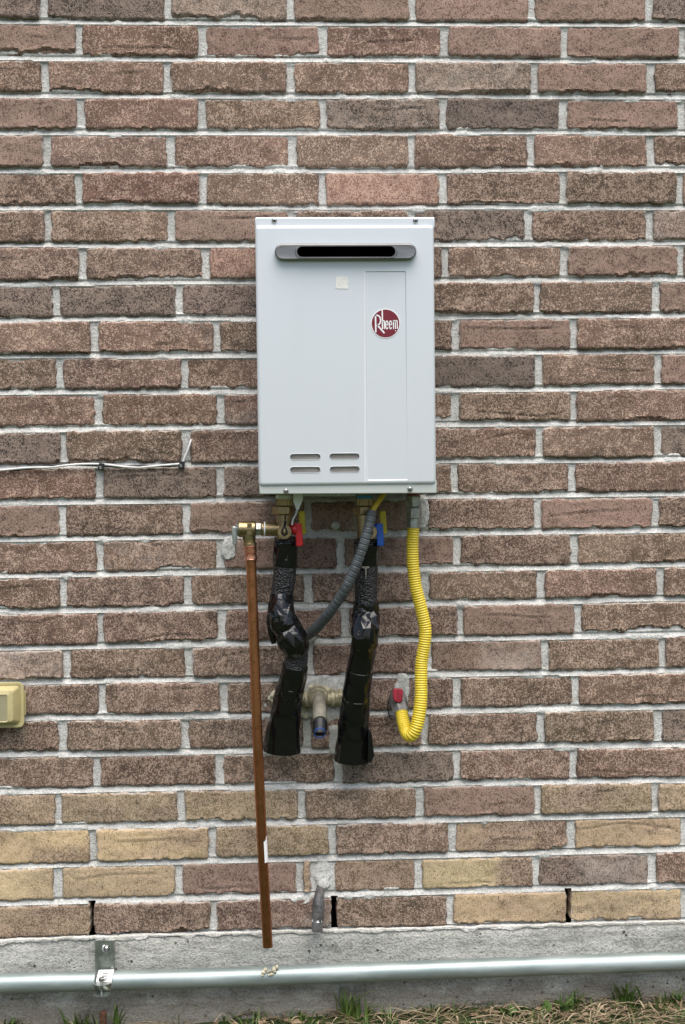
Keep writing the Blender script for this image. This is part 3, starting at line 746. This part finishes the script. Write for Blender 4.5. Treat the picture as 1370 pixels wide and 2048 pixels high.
# ------------------------------------------------------------------ isolation valves under the heater
VD = .115
def isolation_valve(dx, name, label, hot):
    q = lambda x, y, d_=VD: P(x+dx, y, d_)
    k = S(VD)
    e = thing('isolation_valve', q(567, 1050), label, 'valve', 'brass isolation valves under the heater')
    mb = MB().cyl(q(568, 980), q(568, 1012), 15*k, 20)
    for i in range(14):
        t = 2*math.pi*i/14; mb.box(q(568, 1004)+Vector((15*k*math.cos(t), 15*k*math.sin(t), 0)), 3*k, 3*k, 14*k)
    mb.build('threaded_inlet', M['brass_dull'], e)
    mb = MB().lathe(q(568, 990), q(568, 998.5), [(0, 15.6*k), (.3, 16.4*k), (.7, 15.9*k), (1, 15.2*k)], 20)
    mb.build('thread_tape' if hot else 'sealing_ring', M['tape_white'] if hot else M['blue_ring'], e)
    MB().lathe(q(565, 1011.5), q(565, 1030), [(0, 18.5*k), (.12, 21.5*k), (.88, 21.5*k), (1, 18.5*k)], 6, ph=R(20)).build('union_nut', M['brass'], e, 25, .0008)
    mb = MB().cyl(q(567.5, 1028), q(567.5, 1078), 15.5*k, 24)
    mb.build('valve_body', M['brass'], e)
    cx = 569 if hot else 578
    mb = MB().lathe(q(cx, 1064, VD), q(cx, 1064, VD+.032), [(0, 15*k), (.86, 14.2*k), (.93, 13.6*k), (.93, 11.5*k), (1, 11*k), (1, 4.5*k), (1.06, 4.2*k), (1.10, 2*k)], 24)
    mb.build('drain_port', M['brass'], e, 30)
    lp = [q(cx, 1071, VD+.034), q(cx-5, 1067, VD+.036), q(cx-5, 1061, VD+.036), q(cx-1.5, 1054, VD+.035), q(cx+1, 1042, VD+.022), q(cx+2, 1030, VD+.024)]
    l2 = [q(cx, 1071, VD+.034), q(cx+5, 1067, VD+.036), q(cx+4, 1060, VD+.036), q(cx+1.5, 1053, VD+.035), q(cx+3, 1044, VD+.024)]
    for l_ in (lp, l2): tubeobj('tether', catmull([tuple(v) for v in l_], 24), np.full(24, 1.5*k), M['black_plastic'], e, n=8)
    if hot: MB().cyl(q(522, 1058), q(570, 1058), 14.2*k, 24).build('side_outlet', M['brass'], e)
    # lever: stem, hub and tab
    hm = M['red_plastic'] if hot else M['blue_plastic']
    hd = MB().cyl(q(578, 1060, VD+.004), q(588, 1059, VD+.006), 9*k, 16, b=.1).cyl(q(586, 1059, VD+.006), q(596, 1059, VD+.008), 12*k, 16, b=.15).build('handle_hub', hm, e)
    MB().plate([(590+dx, 1047), (603.5+dx, 1046.5), (606.5+dx, 1092), (592+dx, 1093), (591+dx, 1072)], VD+.002, VD+.017).build('handle', hm, e, 35, .0018)
    MB().plate([(597+dx, 1022), (609.5+dx, 1022.5), (611.5+dx, 1068), (599+dx, 1069)], VD-.022, VD-.010).build('drain_handle', M['yellow_plastic'], e, 35, .0015)
    return e
isolation_valve(0, 'hot', 'brass isolation valve with red lever, on the hot pipe left under the heater', True)
isolation_valve(162, 'cold', 'brass isolation valve with blue lever, half hidden by the grey conduit', False)
# white plastic tag hanging by the hot valve
MB().plate([(586, 986), (606, 985), (605.5, 1000), (597.5, 1019), (593, 1020), (586.5, 1003)], .135, .1375).build('tag_flap', M['white_print'], None)
tgf = bpy.data.objects['tag_flap']; tgf.name = 'plastic_tag'; tag(tgf, 'white folded plastic tag hanging under the heater beside the red lever valve', 'tag')
tt_ = tubeobj('strap', catmull([tuple(P(x, y, .136)) for x, y in ((595, 1017), (592, 1028), (586, 1039), (584, 1050))], 12), np.full(12, 1.9*S(.13)), M['white_cable'], tgf, n=8)
# ------------------------------------------------------------------ relief valve and its copper discharge pipe
rv = thing('relief_valve', P(497, 1058, VD), 'brass pressure relief valve with a grey test lever left of the red lever valve', 'valve')
k = S(VD); q = lambda x, y, d_=VD: P(x, y, d_)
MB().cyl(q(477.5, 1058.5), q(511, 1058), 16.3*k, 24, b=.06).box(q(499, 1058, VD+15*k), 9*k, 2*k, 22*k).build('body', M['brass'], rv, 35)
MB().lathe(q(497, 1064), q(500, 1091), [(0, 13*k), (.45, 13*k), (.6, 12*k), (.8, 12*k), (.84, 13.6*k), (.97, 13.6*k), (1, 12.5*k)], 24).build('outlet', M['brass'], rv, 35)
MB().lathe(q(510, 1058), q(524.5, 1058), [(0, 11*k), (.15, 14*k), (.85, 14*k), (1, 11*k)], 6, ph=R(0)).build('hex_nipple', M['nickel'], rv, 25, .0008)
MB().cyl(q(523, 1058), q(527, 1058), 13.6*k, 20).build('blue_sealant', M['blue_ring'], rv); MB().cyl(q(526.5, 1058), q(532.5, 1058), 14.4*k, 20).build('thread_tape', M['tape_white'], rv)
MB().cyl(q(472.5, 1059), q(479.5, 1058.5), 12.5*k, 24, r1=15.3*k).build('end_cap', M['nickel'], rv)
MB().plate([(463.5, 1054.5), (466, 1052.5), (474, 1054), (474.5, 1088), (470, 1091), (465.5, 1089)], VD-.008, VD+.010).build('test_lever', M['zinc'], rv, 35, .0015)
cpipe = thing('copper_pipe', P(535, 1890, .085), 'long leaning copper discharge pipe hanging from the relief valve', 'pipe')
mb = MB().lathe(q(500.5, 1089), q(502, 1122), [(0, 12.2*k), (.12, 12.6*k), (.16, 11.2*k), (.22, 11.2*k), (.26, 12.8*k), (.48, 12.8*k), (.52, 11*k), (.60, 11*k), (.64, 12.4*k), (.86, 12.4*k), (.9, 13.0*k), (1, 12*k)], 24)
mb.build('adapter', M['copper_new'], cpipe, 25)
pts, rad = path([(502, 1118, VD, 10.2), (507, 1250, VD-.004, 10.2), (514, 1450, VD-.012, 10.2), (524, 1680, VD-.022, 10.2), (535.5, 1893, VD-.03, 10.2)], 60)
V, Qd, _ = tube(pts, rad, n=28, cap=False)
V2, Q2, _ = tube(pts[::-1][:6], rad[:6]*.88, n=28, cap=False)
mb = MB(); mb.v = [Vector(v) for v in V]; mb.f = Qd.tolist(); mb.add(V2, Q2.tolist())
n_ = 28; e0 = 59*28; b0 = 60*28
tubeobj('pipe', pts, rad, M['copper'], cpipe, n=28)
mb = MB(); kd = S(.093); th = np.linspace(R(20), R(75), 6); rows_ = []
for y in np.linspace(1671, 1723, 6):
    cx = np.interp(y, [1450, 1680, 1893], [514, 524, 535.5]); c = P(cx, y, .0925)
    rows_.append([c+Vector((math.sin(t)*10.6*kd, -math.cos(t)*10.6*kd, 0)) for t in th])
mb.rings(rows_, False, False, False); mb.build('label_sticker', M['white_print'], cpipe, 60)
# ------------------------------------------------------------------ taped insulation
def wrink(seed, amp=.0016, fold=.0022, sq0=0, sq1=0, L=1):
    def f(s_, th):
        cx = np.cos(th)*1.1; sx = np.sin(th)*1.1
        # flat facets between creases: distance to the nearest crease lines of a stretched cell pattern
        g = np.zeros_like(s_)
        for q_ in range(3):
            a_ = fbm(s_*17+seed+q_*5, cx*.9+sx*1.1+q_*3, 91, 2); g = np.maximum(g, .35-np.abs(a_+.10*q_-.1))
        lo = fbm(s_*22+seed*2, cx+sx*1.2, 92, 2)
        rd = np.clip(.09-np.abs(fbm(s_*24+cx*1.3+seed, sx*1.6-s_*10, 94, 2)), 0, .09)/.09
        p_ = 2+(sq0+(sq1-sq0)*np.clip(s_/L, 0, 1)); base = .022*((np.abs(np.cos(th))**p_+np.abs(np.sin(th))**p_)**(-1/p_)-1)
        return base+amp*lo+amp*1.2*(g-.2)+fold*rd**1.5-.0010
    return f
def fsurf(seed):
    return lambda s_, th: .0004*fbm(s_*300+seed, np.cos(th)*7, 93, 2)+.0006*fbm(s_*30, np.sin(th)*2+seed, 94, 2)
def insulated(base, label, pp, segs, seed):
    e = thing('insulated_pipe', base, label, 'pipe insulation', 'taped insulation sleeves under the heater')
    pts, rad = path(pp, 200); ys = catmull(pp, 200)[:, 1]
    for i, (kind, y0, y1, grow) in enumerate(segs):
        m_ = (ys >= y0) & (ys <= y1); pq = pts[m_]; rq = rad[m_]+grow
        nn = max(int(len(pq)*1.6), 12); ix = np.linspace(0, len(pq)-1, nn)
        pq = np.stack([np.interp(ix, np.arange(len(pq)), pq[:, j]) for j in range(3)], -1); rq = np.interp(ix, np.arange(len(rq)), rq)
        if kind == 'foam': tubeobj('foam_sleeve', pq, rq, M['foam'], e, 60, n=48, disp=fsurf(seed+i), flat=.92)
        elif True:
            n_c, jit, spc, bw_ = (19, .0014, .0092, .0008) if kind == 'crumple' else (15, .0010, .019, .0014)
            L_ = np.concatenate([[0], np.cumsum(np.linalg.norm(np.diff(pq, axis=0), axis=1))]); nk = max(4, int(L_[-1]/spc)); ix = np.linspace(0, L_[-1], nk)
            pq = np.stack([np.interp(ix, L_, pq[:, j]) for j in range(3)], -1); rq = np.interp(ix, L_, rq)
            V_, Q_, C_ = tube(pq, rq, n=n_c, flat=.82 if kind == 'skirt' else .92); r_s = np.random.default_rng(int(seed*10)+i)
            V_[n_c:-n_c-2] += r_s.normal(0, jit, V_[n_c:-n_c-2].shape); fs = []
            for q_ in Q_.tolist(): fs += ([q_[:3], [q_[0], q_[2], q_[3]]] if r_s.random() < .5 else [[q_[0], q_[1], q_[3]], q_[1:]])
            mb = MB(); mb.v = [Vector(v) for v in V_]; mb.f = fs+C_.tolist()
            o_ = mb.build('tape_wrap', M['tape'], e, 0); bv = o_.modifiers.new('bevel', 'BEVEL'); bv.width = bw_; bv.segments = 3; bv.limit_method = 'ANGLE'; bv.angle_limit = R(4); o_.data.shade_smooth()
            bv.harden_normals = False
    return e
hp = [(571, 1074, .105, 24), (571, 1110, .102, 24.5), (568, 1160, .098, 24.5), (564, 1192, .094, 24), (563, 1222, .103, 25.5), (567, 1243, .107, 27), (574, 1256, .102, 27.5), (586, 1282, .108, 28.5), (593, 1305, .092, 24.5), (589, 1340, .082, 26.5), (579, 1385, .07, 27.5), (571, 1430, .06, 30.5), (566, 1470, .052, 35), (564, 1502, .048, 38)]
ins1 = insulated(P(564, 1502, .05), 'black taped pipe insulation with a kink, under the red lever valve', hp,
          [('foam', 1074, 1425, -.0018), ('tape', 1082, 1132, .0004), ('crumple', 1190, 1272, .0008), ('crumple', 1236, 1300, .0018), ('tape', 1329, 1425, .0006), ('tape', 1372, 1398, .0013), ('skirt', 1412, 1505, .0012)], 3.1)
fl_, fr_ = path([(546, 1216, .098, 9), (542, 1240, .10, 9), (543, 1265, .10, 8.5), (548, 1287, .098, 6)], 24)
tubeobj('tape_tail', fl_, fr_, M['tape'], ins1, 42, n=16, disp=wrink(9.7, .002, .002), flat=.6)
cp_ = [(733, 1080, .105, 26.5), (733, 1120, .102, 25.5), (732, 1160, .10, 25), (732, 1205, .094, 24.5), (731, 1232, .096, 26), (730, 1268, .114, 26.5), (728, 1288, .106, 26), (725, 1312, .094, 26), (718, 1350, .086, 26.5), (712, 1395, .074, 27), (708, 1440, .062, 28.5), (707, 1480, .053, 33), (706, 1520, .047, 37.5)]
ins2 = insulated(P(706, 1520, .05), 'straight black taped pipe insulation flaring at the bottom, behind the grey conduit', cp_,
          [('foam', 1080, 1458, -.0018), ('tape', 1083, 1132, .0004), ('crumple', 1203, 1290, .0012), ('tape', 1286, 1420, .0005), ('tape', 1340, 1470, .0012), ('tape', 1396, 1440, .0019), ('skirt', 1448, 1522, .0014)], 7.7)
MB().plate([(736, 1462), (740, 1458), (744, 1470), (748.5, 1512), (742, 1526), (735, 1524)], .03, .088).build('tape_flap', M['tape'], ins2, 35, .002)
MB().plate([(723, 1132.5), (739, 1133), (738.5, 1136), (733.5, 1137.5), (732.2, 1160), (731.2, 1160), (729.5, 1138), (723.5, 1136)], .118, .1275).build('zip_tie', M['grey_pvc'], ins2, 35, .0006)
# ------------------------------------------------------------------ grey conduit with the yellow cable
gc_ = thing('flexible_conduit', P(744, 1022, .15), 'ribbed grey flexible conduit curving from the heater into the wall', 'conduit')
n_ = 330; pts, rad = path([(744, 1021, .152, 10.3), (736, 1058, .155, 10.3), (722, 1105, .152, 10.3), (703, 1152, .143, 10.3), (682, 1192, .125, 10), (655, 1230, .09, 10.5), (628, 1260, .045, 11), (606, 1275, -.005, 11)], n_)
tubeobj('conduit_tube', pts, rad, M['grey_tube'], gc_, 60, n=24, disp=lambda s_, th: -.0011*np.clip(np.cos(s_*2*math.pi/.0115), .72, 1)/.28+.0028+.0003*np.cos(s_*2*math.pi/.0042))
yc = tubeobj('yellow_cable', catmull([tuple(P(x, y, d_)) for x, y, d_ in ((772, 975, .12), (766, 990, .135), (755, 1006, .147), (745, 1024, .152), (741, 1045, .154))], 40), np.full(40, 5.3*S(.14)), M['yellow_wire'], n=16)
tag(yc, 'short yellow cable running from the heater into the grey conduit', 'cable')
wc = tubeobj('white_wire', catmull([tuple(P(x, y, d_)) for x, y, d_ in ((712, 985, .09), (712, 1015, .09), (713, 1045, .088), (718, 1065, .09), (722, 1080, .10))], 30), np.full(30, 2.6*S(.09)), M['grey_pvc'], n=10)
tag(wc, 'thin pale wire dropping from the heater left of the half hidden valve', 'wire')
# ------------------------------------------------------------------ gas connector
gd = .10; k = S(gd); q = lambda x, y, d_=gd: P(x, y, d_)
gh = thing('gas_connector', q(826, 990), 'yellow corrugated gas hose with grey hex fittings hanging from the right of the heater', 'gas hose')
MB().cyl(q(826, 978), q(826, 992), 12*k, 20).build('inlet_seal', M['red_plastic'], gh)
MB().lathe(q(826.5, 990), q(826.5, 1015), [(0, 14*k), (.1, 16.6*k), (.9, 16.6*k), (1, 14*k)], 6, ph=R(12)).build('hex_adapter', M['nickel'], gh, 25, .0008)
MB().lathe(q(827, 1014), q(827, 1038), [(0, 13*k), (.1, 16.6*k), (.88, 16.6*k), (1, 14.5*k)], 6, ph=R(22)).build('hex_nut', M['nickel'], gh, 25, .0008)
MB().cyl(q(827, 1036), q(827.5, 1056), 13.6*k, 12, b=.1).build('collar', M['nickel'], gh, 25)
hpts = [(827, 1052, gd, 12.6), (825, 1090, gd, 12.6), (826, 1130, gd, 12.8), (832, 1175, gd, 13), (843, 1220, gd, 13), (850.5, 1258, gd, 13), (848.5, 1290, gd, 13), (843, 1325, gd, 13.2), (842, 1365, gd+.004, 13.3), (842, 1395, gd+.008, 13.5), (838, 1430, gd+.012, 13.8), (831, 1458, gd+.014, 13.8), (821, 1471, gd+.008, 14), (813, 1463, gd-.010, 14), (807, 1445, gd-.026, 13.5), (803, 1425, gd-.04, 13)]
PIT_ = .0050
pts, rad = path(hpts, 200); arc = np.concatenate([[0], np.cumsum(np.linalg.norm(np.diff(pts, axis=0), axis=1))])
nn = int(arc[-1]/PIT_*7); u_ = np.linspace(0, arc[-1], nn)
pts = np.stack([np.interp(u_, arc, pts[:, j]) for j in range(3)], -1); rad = np.interp(u_, arc, rad)
tubeobj('hose', pts, rad, M['yellow_hose'], gh, 70, n=28, disp=lambda s_, th: .0008*np.sin(s_*2*math.pi/PIT_)-.0006)
gv = thing('gas_valve', P(800, 1400, .0), 'faded red handled gas valve in the wall at the low end of the yellow hose', 'valve')
MB().cyl(P(795, 1386, -.02), P(796, 1398, .035), 15*S(), 20).cyl(P(795, 1394, .03), P(799, 1412, .045), 18*S(), 16).build('body', M['dark_metal'], gv)
MB().lathe(P(797, 1406, .045), P(805, 1438, .058), [(0, 15*S()), (.1, 17.5*S()), (.55, 17.5*S()), (.6, 15.5*S()), (1, 14.5*S())], 6, ph=R(10)).build('flare_nut', M['dark_metal'], gv, 25, .001)
MB().lathe(P(804, 1433, .053), P(806, 1440, .060), [(0, 14.5*S()), (.4, 15*S()), (1, 14.2*S())], 20).build('collar_ring', M['nickel'], gv)
MB().plate([(785, 1380), (789, 1376), (803, 1377), (806, 1382), (805, 1402), (800, 1406), (789, 1404), (786, 1396)], .05, .066).build('handle', M['faded_red'], gv, 35, .0025)
bw = [tubeobj('loose_wire', catmull([tuple(P(x+o_, y, d_)) for x, y, d_ in ((782, 1388, .004), (777, 1402, .02), (776, 1420, .022), (781, 1436, .012), (786, 1440, .004))], 24), np.full(24, 1.2*S()), M['black_plastic'], n=8) for o_ in (0,)]
tag(bw[0], 'thin black wire looping beside the faded red handled gas valve', 'wire')
# ------------------------------------------------------------------ capped stub and foam between the taped pipes
cs = thing('capped_pipe', P(640, 1395, 0), 'grey pipe stub with a dark blue rimmed open end between the two taped pipes', 'pipe')
MB().lathe(P(634, 1388, -.01), P(636, 1394, .034), [(0, 21*S()), (.55, 21*S()), (.62, 19*S()), (.80, 20.5*S()), (.95, 19*S()), (.97, 15*S()), (1, 14*S())], 24).build('collar', M['cream_brass'], cs, 30)
MB().lathe(P(592, 1400, .012), P(694, 1394, .012), [(0, 11*S()), (.16, 12*S()), (.17, 16*S()), (.30, 16.5*S()), (.31, 13*S()), (.68, 13*S()), (.69, 17.5*S()), (.76, 18*S()), (.77, 15*S()), (.83, 15*S()), (.84, 18*S()), (.91, 17.5*S()), (.92, 12*S()), (1, 11*S())], 16).build('branch_fitting', M['cream_brass'], cs, 25)
MB().lathe(P(638, 1390, .02), P(640, 1442, .082), [(0, 13.2*S()), (.36, 13.2*S()), (.38, 14.2*S()), (.8, 14.4*S()), (1, 14*S())], 22).build('stub', M['grey_pvc'], cs)
MB().lathe(P(640, 1436, .072), P(639.5, 1468, .088), [(0, 14.5*S()), (.5, 14.5*S()), (1, 12.8*S()), (1.02, 11*S()), (.8, 10*S())], 20).build('end_cap', M['black_plastic'], cs)
rr = [P(639.5, 1466, .092)+Vector((10.2*S()*math.cos(t), -.004*math.sin(t), 10.2*S()*math.sin(t))) for t in np.linspace(0, 2*math.pi, 30)]
tubeobj('blue_rim', [tuple(v) for v in rr], np.full(30, 1.3*S()), M['blue_plastic'], cs, n=8, cap=False)
def blob(name, pts_, label, mat, cat, seed):
    e = None; mb = MB()
    bm = bmesh.new()
    for (x, y, d_, r_) in pts_:
        c = P(x, y, d_); t_ = bmesh.ops.create_icosphere(bm, subdivisions=3, radius=r_*S())
        for v in t_['verts']:
            n3 = .55*float(fbm(np.array(v.co.x*160+seed+x), np.array((v.co.z+v.co.y)*160+y), 95, 3)); v.co = c+v.co*(1+n3)
    me = bpy.data.meshes.new(name); bm.to_mesh(me); bm.free()
    return tag(link(name, me, mat, None, 60), label, cat)
def foam_patch(pts_, label, seed):
    xs_ = [p_[0] for p_ in pts_]; ys_ = [p_[1] for p_ in pts_]; rm = max(p_[2] for p_ in pts_)+4
    a_ = P(min(xs_)-rm, max(ys_)+rm); b_ = P(max(xs_)+rm, min(ys_)-rm)
    gx_ = np.arange(a_.x, b_.x, .0012); gz_ = np.arange(a_.z, b_.z, .0012); X_, Z_ = np.meshgrid(gx_, gz_); H = np.full(X_.shape, -.02)
    for (x, y, r_, hgt) in pts_:
        c = P(x, y); q_ = np.sqrt((X_-c.x)**2+(Z_-c.z)**2)/(r_*S())+.30*fbm(X_*110+seed, Z_*110, 95, 4)
        H = np.maximum(H, np.where(q_ < 1, hgt*np.sqrt(np.clip(1-q_**2, 0, 1)), -.004*q_))
    H = H+.0022*fbm(X_*150, Z_*150+seed, 96, 4)+.0035*np.clip(fbm(X_*70+seed, Z_*70, 97, 3), -.4, 1)
    Qf = gridq(len(gx_), len(gz_)); ok = (H > -.004).ravel(); Qf = Qf[ok[Qf].all(1)]
    us = np.unique(Qf); mp_ = np.zeros(ok.size, int); mp_[us] = np.arange(len(us))
    V_ = np.stack([X_, -H, Z_], -1).reshape(-1, 3)[us]
    return tag(npmesh('sealing_foam', V_, mp_[Qf], M['foam_cream'], None, 60), label, 'sealing foam')
foam_patch([(547, 1390, 9, .010), (551, 1400, 10, .009), (553, 1412, 9, .007), (543, 1396, 8, .006)], 'cream sealing foam bulging out left of the kinked insulation', 1)
foam_patch([(612, 1396, 17, .008), (606, 1412, 15, .006), (628, 1380, 16, .009), (650, 1380, 15, .008), (664, 1392, 17, .008), (674, 1398, 15, .007), (668, 1410, 13, .005), (612, 1424, 12, .005), (636, 1395, 24, .006)], 'cream sealing foam packed around the grey pipe stub', 5)
foam_patch([(622, 1273, 5, .006), (627, 1270, 5, .006)], 'tiny pale foam bit where the grey conduit enters the wall', 2)
# ------------------------------------------------------------------ weathered stub in the lowest courses
ws = thing('weathered_stub', P(636, 1865, .02), 'dark weathered pipe stub poking from the lowest bricks beside a weep hole', 'pipe')
wp_, wr_ = path([(641, 1772, -.015, 8), (639, 1788, .012, 9.5), (637, 1805, .022, 11), (635.5, 1835, .026, 11.3), (634, 1862, .028, 11)], 50)
tubeobj('sleeve', wp_, wr_, M['pvc_old'], ws, 60, n=24, disp=lambda s_, th: .0006*fbm(s_*80, np.cos(th)*2, 96, 3)+.0009*(np.abs(s_-.052) < .012))
wb, wbr = path([(635.2, 1838, .0262, 12), (635, 1842.5, .0265, 12.2)], 8); tubeobj('crack_band', wb, wbr, M['tape_white'], ws, 60, n=24, disp=lambda s_, th: -.0011+.0014*fbm(s_*0+np.cos(th)*2.5, np.sin(th)*2.5, 97, 2))
# ------------------------------------------------------------------ outlet box at the left edge
ob = thing('outlet_box', P(-20, 1410, 0), 'weathered beige outdoor outlet box with a bubble cover at the left edge', 'outlet box')
def prr(x0, x1, y0, y1, r_, d_):
    a_, b_ = P(x0, y1, d_), P(x1, y0, d_); return rrect(a_.x, b_.x, a_.z, b_.z, r_*S(), -d_)
MB().rings([prr(-100, 51.5, 1381, 1434, 3, -.002), prr(-100, 51.5, 1381, 1434, 3, .014)], True, True).build('base_plate', M['box'], ob, 40, .001)
mb = MB().rings([prr(-95, 47.5, 1363.5, 1458, 12, .004), prr(-95, 47.5, 1363.5, 1458, 12, .022), prr(-94, 46.5, 1364.5, 1457, 11.5, .0235), prr(-91, 41, 1369, 1452, 8, .0235), prr(-90, 40, 1370, 1451, 8, .0215), prr(-89, 38.5, 1371.5, 1449.5, 7, .0225), prr(-88, 37, 1372.5, 1448, 6, .027), prr(-76, 25, 1381, 1446, 6, .042), prr(-73, 15, 1389, 1446, 4, .0445), prr(-71.5, 13.5, 1390.5, 1444.5, 3.5, .0432)], True, False)
cv = mb.build('cover', M['box'], ob, 28)
MB().rings([prr(-71.5, 13.5, 1390.5, 1444.5, 3.5, .040), prr(-71.5, 13.5, 1390.5, 1444.5, 3.5, .0432)], False, True).build('cover_window', M['cover_window'], ob, 30)
MB().cyl(P(27, 1390, .03), P(27, 1424, .03), 2.2*S(), 10).build('rib', M['box'], ob)
# ------------------------------------------------------------------ cable with clips
RUN = ((-120, 943, .006), (0, 940.5, .006), (60, 936.5, .006), (120, 931, .0065), (160, 929, .0065), (201, 930, .0065), (250, 933.5, .0065), (300, 932.5, .0065), (345, 930.5, .0065), (363, 927.5, .0075), (369, 916, .0075), (376, 898, .0065), (381.5, 880, -.001), (382.5, 875, -.02))
run_ = catmull([tuple(P(*p_)) for p_ in RUN], 420)
s_r = np.concatenate([[0], np.cumsum(np.linalg.norm(np.diff(run_, axis=0), axis=1))]); ph_ = s_r*2*math.pi/.085+.9*np.sin(s_r*31)
for sg, nm_, mt_, lb_ in ((1, 'white_cable', 'white_cable', 'white strand of the twisted pair clipped along the mortar joint'), (-1, 'black_cable', 'black_plastic', 'black strand of the twisted pair clipped along the mortar joint')):
    q_ = run_.copy(); q_[:, 2] += sg*.0016*np.cos(ph_*.5+.5); q_[:, 1] -= sg*.0014*np.abs(np.sin(ph_*.5+.5)); q_[:, 0] += sg*.0006
    tag(tubeobj(nm_, q_, np.full(420, 2.3*S()), M[mt_], n=10), lb_, 'cable')
for (x, y, lb) in ((201, 936, 'black nailed cable clip in the middle of the white cable run'), (362, 932, 'black nailed cable clip where the white cable turns up')):
    e = thing('cable_clip', P(x, y, .006), lb, 'cable clip', 'clips holding the white cable')
    MB().cyl(P(x, y, -.002), P(x, y, .012), 5.6*S(), 14).plate([(x-3, y-10), (x+8, y-9), (x+7, y+3), (x-4, y+2)], -.002, .012).build('clip_body', M['black_plastic'], e, 35, .0006)
    MB().cyl(P(x, y, .010), P(x, y, .0145), 3.0*S(), 12).build('nail_head', M['screw'], e)
# ------------------------------------------------------------------ galvanised conduit, strut bracket, foam
CD = .030
pts = np.array([P(x, y, CD) for x, y in ((-900, 1996), (-300, 1977), (0, 1967), (400, 1956.5), (700, 1945.5), (1000, 1934.5), (1370, 1922), (1900, 1904), (2400, 1887))])
pz = catmull([tuple(p_) for p_ in pts], 120)
tag(tubeobj('metal_conduit', pz, np.full(120, 19.0*S(CD)), M['galv'], n=32, ref=(0, -1, 0)), 'galvanised steel conduit pipe running along the concrete foundation', 'conduit')
br = thing('strut_bracket', P(210, 1915, .01), 'zinc strut bracket with bolt and barcoded clamp holding the metal conduit', 'bracket')
MB().plate([(190, 1880), (229, 1880), (229, 1945), (190, 1945)], .004, .0075).build('back_plate', M['zinc'], br, 35, .0005)
for x0, x1 in ((190, 196), (221.5, 227.5)):
    MB().plate([(x0, 1880), (x1, 1880), (x1, 1942), (x0, 1942)], .0075, .026).build('side_flange', M['zinc'], br, 35, .0006)
MB().cyl(P(213.5, 1897.5, .0076), P(213.5, 1897.5, .0095), 10.5*S(), 24).build('washer', M['zinc'], br)
c = P(213.5, 1896.5, .0095); MB().lathe(c, c+Vector((0, -.0075, 0)), [(0, 6.5*S()), (.4, 6.2*S()), (.75, 4.6*S()), (.95, 2*S()), (1, .3*S())], 20).build('bolt_head', M['screw'], br, 60)
clampd = CD+19.5*S(CD)
yc0 = P(204, 1962, CD)
mb = MB(); rows_ = []
for t in np.linspace(R(100), R(-70), 22):
    r_ = 20.3*S(CD); rows_.append([Vector((P(x, 1960, CD+.02).x, -CD-r_*math.cos(t), yc0.z+r_*math.sin(t))) for x in (188.5, 222)])
mb.rings(rows_, False, False, False); o = mb.build('clamp_strap', M['zinc'], br, 60); sm = o.modifiers.new('thick', 'SOLIDIFY'); sm.thickness = .0012
rows_ = []
for t in np.linspace(R(94), R(8), 12):
    r_ = 22.2*S(CD); rows_.append([Vector((P(x+o_, 1960, CD+.02).x, -CD-r_*math.cos(t), yc0.z+r_*math.sin(t))) for x, o_ in ((191, 4*math.sin(t)), (222, 4*math.sin(t)))])
stk = MB().rings(rows_, False, False, False).build('barcode_sticker', M['white_print'], br, 60)
mb = MB()
for i, (w_, t0, t1) in enumerate(((1, 0, 0), (0, 0, 0), (1, 0, 0), (1, 0, 0), (0, 0, 0), (1, 0, 0), (1, 0, 0), (0, 0, 0), (1, 0, 0), (1, 0, 0), (1, 0, 0))):
    if not w_: continue
    ta = R(76-5.0*i); tb_ = R(76-5.0*i-(3.6 if i in (3, 6) else 2.2)); r_ = 22.6*S(CD)
    q4 = [Vector((P(x+4*math.sin(t), 1960, CD+.02).x, -CD-r_*math.cos(t), yc0.z+r_*math.sin(t))) for t in (ta, tb_) for x in ((200, 212) if t == ta else (212, 200))]
    mb.add(q4, [(0, 1, 2, 3)])
mb.build('barcode_bars', M['black_plastic'], stk, 0)
for yy, dd, nm in ((1966, clampd+.006, 'clamp_ear'), (1988, clampd+.004, 'clamp_ear')):
    c = P(204, yy, dd); vs_ = [c+Vector((17*S()*math.cos(t), -.016*math.sin(t) if math.sin(t) > 0 else -.010*math.sin(t), 0)) for t in np.linspace(0, 2*math.pi, 24, endpoint=False)]
    MB().rings([[v+Vector((0, 0, .0009)) for v in vs_], [v-Vector((0, 0, .0009)) for v in vs_]]).build(nm, M['zinc'], br, 40)
c = P(203, 1960, clampd+.010); MB().cyl(c, P(203, 1990, clampd+.008), 2.6*S(), 10).lathe(c-Vector((0, 0, .001)), c+Vector((0, 0, .005)), [(0, 6*S()), (.8, 6*S()), (1, 4.5*S())], 6).build('clamp_screw', M['screw'], br, 30)
fb = blob('dried_foam', [(528, 1944, CD+.0178, 4.5), (525, 1950, CD+.0178, 3.5), (531, 1939, CD+.0165, 3.5), (535, 1944, CD+.0178, 2.5), (540, 1942, CD+.0178, 3.5), (547, 1939, CD+.0165, 5), (554, 1934, CD+.013, 3.5), (543, 1949, CD+.0185, 4), (538, 1950, CD+.0185, 2.5), (550, 1944, CD+.0178, 3)], 'splash of dried cream foam on top of the metal conduit below the copper pipe', M['foam_cream'], 'dried foam', 8)
